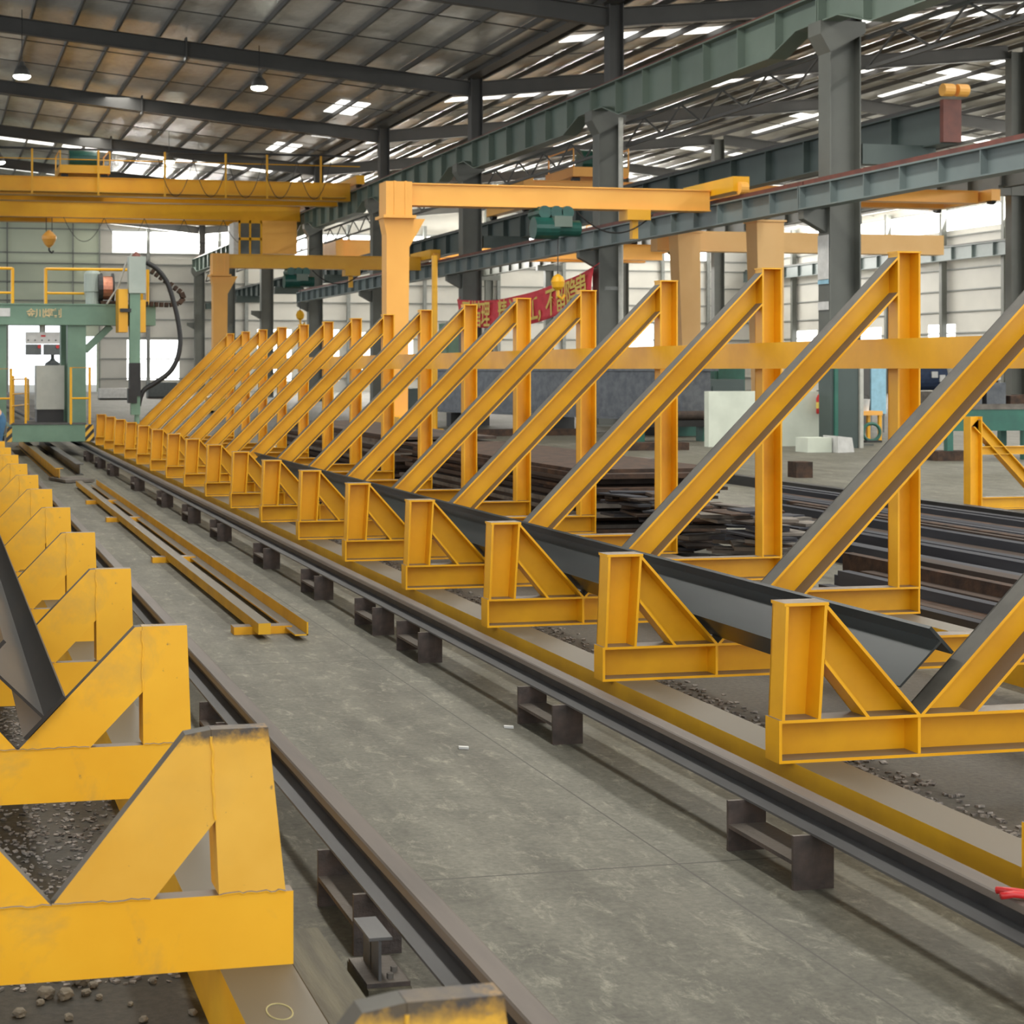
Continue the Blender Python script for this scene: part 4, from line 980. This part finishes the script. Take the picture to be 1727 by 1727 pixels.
# control pendant
cp = MB().box(mx(46), mx(105), .62, .75, mz(579), mz(559)).build('control_panel', 'panel_light', t)
MB().cyl((mx(75), .7, mz(560)), (mx(75), .7, mz(546)), .06, n=12).build('hanger', 'cabinet', cp)
for a_, b_, r_ in ((46, 73, 69), (77, 105, 101)):
    bx = MB().box(mx(a_), mx(b_), .6, .75, mz(598), mz(580)).build('meter_box', 'panel_dark', cp)
    MB().cyl((mx(r_), .6, mz(584)), (mx(r_), .575, mz(584)), .035, n=12).build('red_knob', 'red', cp)
MB().box(mx(72), mx(80), .61, .62, mz(567), mz(564)).build('red_lamp', 'red', cp)
for k in range(5): MB().cyl((mx(50 + k * 12), .62, mz(573)), (mx(50 + k * 12), .605, mz(573)), .016, n=8).build('knob', 'panel_dark', cp)
cb = MB().box(mx(65), mx(114), .75, 1.4, mz(692), mz(616)).build('power_cabinet', 'cabinet', t)
MB().box(mx(66), mx(113), .8, 1.4, mz(714), mz(692)).build('cabinet_plinth', 'black', cb)
MB().lathe((mx(95), 1.05, mz(616)), [(.16, 0), (.15, .04), (.06, .1), (.035, .14), (.035, .22)], 16).build('cable_gland', 'panel_dark', cb)
for (a_, b_, top, nm) in ((120, 153, 620, 'r'), (-6, 18, 622, 'l')):
    pts = [(mx(a_), -.0, mz(716)), (mx(a_), 0, mz(top)), (mx(b_), .05, mz(top)), (mx(b_), .05, mz(716))]
    MB().tube(pts, .028, 8).build('handrail', 'crane', t)
    if b_ - a_ > 20: MB().tube([(mx(a_), 0, mz(672)), (mx(b_), .05, mz(672))], .02, 6).build('handrail', 'crane', t)
for px, yy, top in ((24, .6, 634), (43, .02, 636), (56, 1.9, 640)): MB().tube([(mx(px), yy, mz(716)), (mx(px), yy, mz(top))], .024, 6).build('rail_post', 'crane', t)
for zz in (640, 665, 685): MB().tube([(mx(18), .05, mz(zz)), (mx(56), 1.9, mz(zz))], .014, 6).build('guard_bar', 'crane', t)
# railing on the portal beam
rl = MB()
rl.tube([(mx(-60), .9, mz(449)), (mx(24), .9, mz(449))], .03, 6); rl.tube([(mx(-60), .9, mz(491)), (mx(24), .9, mz(491))], .025, 6)
rl.tube([(mx(82), .9, mz(449)), (mx(252), .9, mz(449))], .03, 6); rl.tube([(mx(82), .9, mz(491)), (mx(150), .9, mz(491))], .025, 6)
for px in (-20, 24, 82, 252, 263): rl.tube([(mx(px), .9, mz(512)), (mx(px), .9, mz(448))], .035, 6)
rl.build('beam_railing', 'crane', t)
# wire reel and motor
rr_ = MB(); rr_.lathe((mx(163), .7, mz(511)), [(.14, 0), (.14, .25), (.17, .26), (.17, .62), (.13, .68)], 18); rr_.build('feeder_motor', 'grey_green', t)
MB().cyl((mx(172), .7, mz(482)), (mx(180), .7, mz(482)), .3, n=20).build('reel_flange', 'black', t)
MB().cyl((mx(180), .7, mz(482)), (mx(197), .7, mz(482)), .24, n=20).build('wire_coil', 'copper', t)
MB().cyl((mx(197), .7, mz(482)), (mx(200), .7, mz(482)), .3, n=20).build('reel_flange', 'black', t)
MB().box(mx(176), mx(204), .5, .9, mz(512), mz(505)).build('reel_stand', 'rust_steel', t)
MB().tube([(mx(185), .3, mz(511)), (mx(205), .25, mz(480)), (mx(218), .2, mz(440)), (mx(229), .15, mz(424))], .02, 6).build('wire_guide', 'pipe', t)
# welding column
cx0, cx1 = mx(217), mx(248)
m = MB(); m.box(mx(218), mx(247), -.3, 0, mz(494), mz(432)); m.build('column_cover', 'grey_green', t)
MB().lathe((mx(232), -.15, mz(432)), [(.1, 0), (.06, .06), (.02, .1)], 12).build('beacon', 'redrail', t)
MB().box(mx(220), mx(238), -.25, -.05, mz(646), mz(494)).build('column_shaft', 'green', t)
for a_, b_ in ((201, 217), (237, 248)):
    MB().box(mx(a_), mx(b_), -.2, .36, mz(560), mz(487 if a_ < 220 else 505)).build('slide_carriage', 'crane', t)
MB().box(mx(203), mx(222), -.27, -.2, mz(526), mz(520)).build('clamp_bar', 'black', t)
m = MB(); m.box(mx(219.5), mx(238.5), -.27, -.03, mz(668), mz(612)); m.box(mx(217), mx(232), -.28, -.05, mz(680), mz(655)); m.build('torch_head', 'black', t)
m = MB(); m.box(mx(222), mx(238), -.24, -.08, mz(700), mz(664)); m.cyl((mx(233), -.15, mz(715)), (mx(233), -.15, mz(690)), .05, n=12); m.build('torch_arm', 'green', t)
def smooth_path(P, n=5):
    P = [Vector(p) for p in P]; out = []
    for i in range(len(P) - 1):
        a, b, c, d = P[max(i - 1, 0)], P[i], P[i + 1], P[min(i + 2, len(P) - 1)]
        for k in range(n):
            u = k / n; out.append(.5 * ((2 * b) + (c - a) * u + (2 * a - 5 * b + 4 * c - d) * u * u + (3 * b - a - 3 * c + d) * u ** 3))
    return out + [P[-1]]
hs = [at(px, py, ZM) for px, py in ((249, 441), (268, 452), (286, 475), (298, 510), (306, 545), (309, 575), (304, 604), (290, 628), (265, 646), (244, 660), (236, 685))]
MB().tube(smooth_path([(p.x, -.15, p.z) for p in hs]), .05, 10).build('torch_hose', 'black', t, smooth=True)
ch_ = [(mx(px), .35, mz(py)) for px, py in ((262, 452), (285, 467), (303, 480), (317, 490), (321, 500), (313, 509), (295, 512), (250, 510))]
m = MB()
for a_, b_ in zip(ch_[:-1], ch_[1:]):
    a_, b_ = Vector(a_), Vector(b_); nn = max(2, int((b_ - a_).length / .1))
    for k in range(nn):
        c_ = a_.lerp(b_, (k + .5) / nn); u = (b_ - a_).normalized(); vv = Vector((-u.z, 0, u.x)); m.obox(c_, u * .034, (0, .09, 0), vv * .045)
m.build('cable_chain', 'rust_steel', t)

# ================================================================ PERSON (bending over the left row, only the back shows)
def skin_body(name, verts, edges, radii, parent, mat, root=0, lv=2):
    me = bpy.data.meshes.new(name); me.from_pydata(verts, edges, []); me.update()
    o = bpy.data.objects.new(name, me); COL.objects.link(o); o.parent = parent
    sk = o.modifiers.new('skin', 'SKIN'); sk.use_smooth_shade = True
    for i, r in enumerate(radii): me.skin_vertices[0].data[i].radius = r if isinstance(r, tuple) else (r, r)
    me.skin_vertices[0].data[root].use_root = True
    sd = o.modifiers.new('sub', 'SUBSURF'); sd.levels = lv; sd.render_levels = lv
    dg = bpy.context.evaluated_depsgraph_get(); dg.update()
    m2 = bpy.data.meshes.new_from_object(o.evaluated_get(dg)); o.modifiers.clear(); o.data = m2
    m2.materials.clear(); m2.materials.append(mat)
    for p_ in m2.polygons: p_.use_smooth = True
    return o
px_, py_ = 1.13, y_of(1.05, 29.6)
t = thing('person', 'person in navy jacket and blue trousers bending over at the left edge', 'person', (px_, py_, 0))
body = skin_body('body',
    [(0, 0, .86), (-.1, 0, .98), (-.25, 0, 1.10), (-.4, 0, 1.14), (-.5, 0, 1.12), (-.6, 0, 1.10),       # pelvis .. neck, head
     (0, -.11, .80), (-.05, -.12, .46), (.02, -.12, .09), (-.13, -.12, .05),
     (0, .11, .80), (-.05, .12, .46), (.02, .12, .09), (-.13, .12, .05),
     (-.40, -.2, 1.08), (-.46, -.25, .82), (-.55, -.2, .62), (-.58, -.19, .54),
     (-.40, .2, 1.08), (-.46, .25, .82), (-.55, .2, .62), (-.58, .19, .54)],
    [(0, 1), (1, 2), (2, 3), (3, 4), (4, 5), (0, 6), (6, 7), (7, 8), (8, 9), (0, 10), (10, 11), (11, 12), (12, 13), (3, 14), (14, 15), (15, 16), (16, 17), (3, 18), (18, 19), (19, 20), (20, 21)],
    [(.16, .13), (.15, .12), (.16, .13), (.15, .12), .06, .095, .095, .065, .045, .04, .095, .065, .045, .04, .065, .05, .036, .04, .065, .05, .036, .04], t, M['skin'])
skin_body('trousers', [(0, 0, .87), (-.07, 0, .94), (0, -.11, .80), (-.05, -.12, .46), (.02, -.12, .10), (0, .11, .80), (-.05, .12, .46), (.02, .12, .10)],
          [(0, 1), (0, 2), (2, 3), (3, 4), (0, 5), (5, 6), (6, 7)], [(.18, .15), (.17, .14), .115, .085, .07, .115, .085, .07], t, M['denim'])
skin_body('jacket', [(-.06, 0, .95), (-.1, 0, .98), (-.25, 0, 1.10), (-.4, 0, 1.14), (-.46, 0, 1.13), (-.40, -.2, 1.08), (-.46, -.25, .82), (-.54, -.21, .65), (-.40, .2, 1.08), (-.46, .25, .82), (-.54, .21, .65)],
          [(0, 1), (1, 2), (2, 3), (3, 4), (3, 5), (5, 6), (6, 7), (3, 8), (8, 9), (9, 10)], [(.17, .14), (.175, .145), (.18, .15), (.17, .14), .08, .085, .068, .052, .085, .068, .052], t, M['navy'])
m = MB(); m.lathe((-.6, 0, 1.13), [(.075, .0), (.1, .03), (.09, .07), (.04, .1), (.005, .105)], 14); m.build('hair', 'hair', t, smooth=True)
for s_ in (-1, 1):
    for k in range(5):
        b0 = Vector((-.585 + (k - 2) * .018, s_ * .19, .52)); skin_body('finger', [tuple(b0), tuple(b0 + Vector((-.01, 0, -.035))), tuple(b0 + Vector((0, 0, -.065 + .008 * abs(k - 2))))], [(0, 1), (1, 2)], [.010, .009, .007], body, M['skin'], 0, 1)
    m = MB(); m.hexa([(-.2, s_ * .12 - .045, 0), (.08, s_ * .12 - .04, 0), (.08, s_ * .12 + .04, 0), (-.2, s_ * .12 + .045, 0), (-.17, s_ * .12 - .035, .06), (.07, s_ * .12 - .035, .11), (.07, s_ * .12 + .035, .11), (-.17, s_ * .12 + .035, .06)]); m.build('shoe', 'black', t)

# ================================================================ LIGHT
w = bpy.data.worlds.new('sky'); bpy.context.scene.world = w; w.use_nodes = True
bg = w.node_tree.nodes['Background']; bg.inputs['Color'].default_value = (.93, .97, 1, 1); bg.inputs['Strength'].default_value = 2.3
def area(name, loc, sx, sy, power, rot=(0, 0, 0), col=(1, .97, .90)):
    l = bpy.data.lights.new(name, 'AREA'); l.shape = 'RECTANGLE'; l.size = sx; l.size_y = sy; l.energy = power; l.color = col
    o = bpy.data.objects.new(name, l); COL.objects.link(o); o.location = loc; o.rotation_euler = rot; return o
for x, pw in ((2.7, 2400), (12.7, 3600), (28.7, 4200), (36.7, 4200)):
    area('skylight', (x, 18, roof_z(x) - .1), 1.4, 44, pw)
for x, pw in ((8.0, 1800), (30, 6000), (54, 6000)):
    area('skylight_far', (x, 92, roof_z(x) - .35), 1.2, 60, pw)
area('window_light', (XW - .3, 74, 11.5), 1.3, 100, 19000, (0, math.radians(112), 0))
area('end_window_light', (37, YEND - .4, 11.4), 48, 1.5, 13000, (math.radians(-112), 0, 0))

# ================================================================ CAMERA
cam = bpy.data.cameras.new('camera'); co = bpy.data.objects.new('camera', cam); COL.objects.link(co)
co.location = (0, 0, CAMH); co.rotation_euler = (math.radians(90), 0, -TH)
cam.sensor_width = 36; cam.lens = F / 1727 * 36; cam.shift_x = (863.5 - 500) / 1727; cam.shift_y = -(863.5 - HY) / 1727
cam.dof.use_dof = True; cam.dof.focus_distance = 7.5; cam.dof.aperture_fstop = 9.0
cam.clip_end = 500; cam.clip_start = .05
sc = bpy.context.scene; sc.camera = co
sc.view_settings.view_transform = 'Standard'; sc.view_settings.look = 'None'; sc.view_settings.gamma = 1; sc.view_settings.exposure = 0
sc.view_settings.use_curve_mapping = False
sc.cycles.use_denoising = True
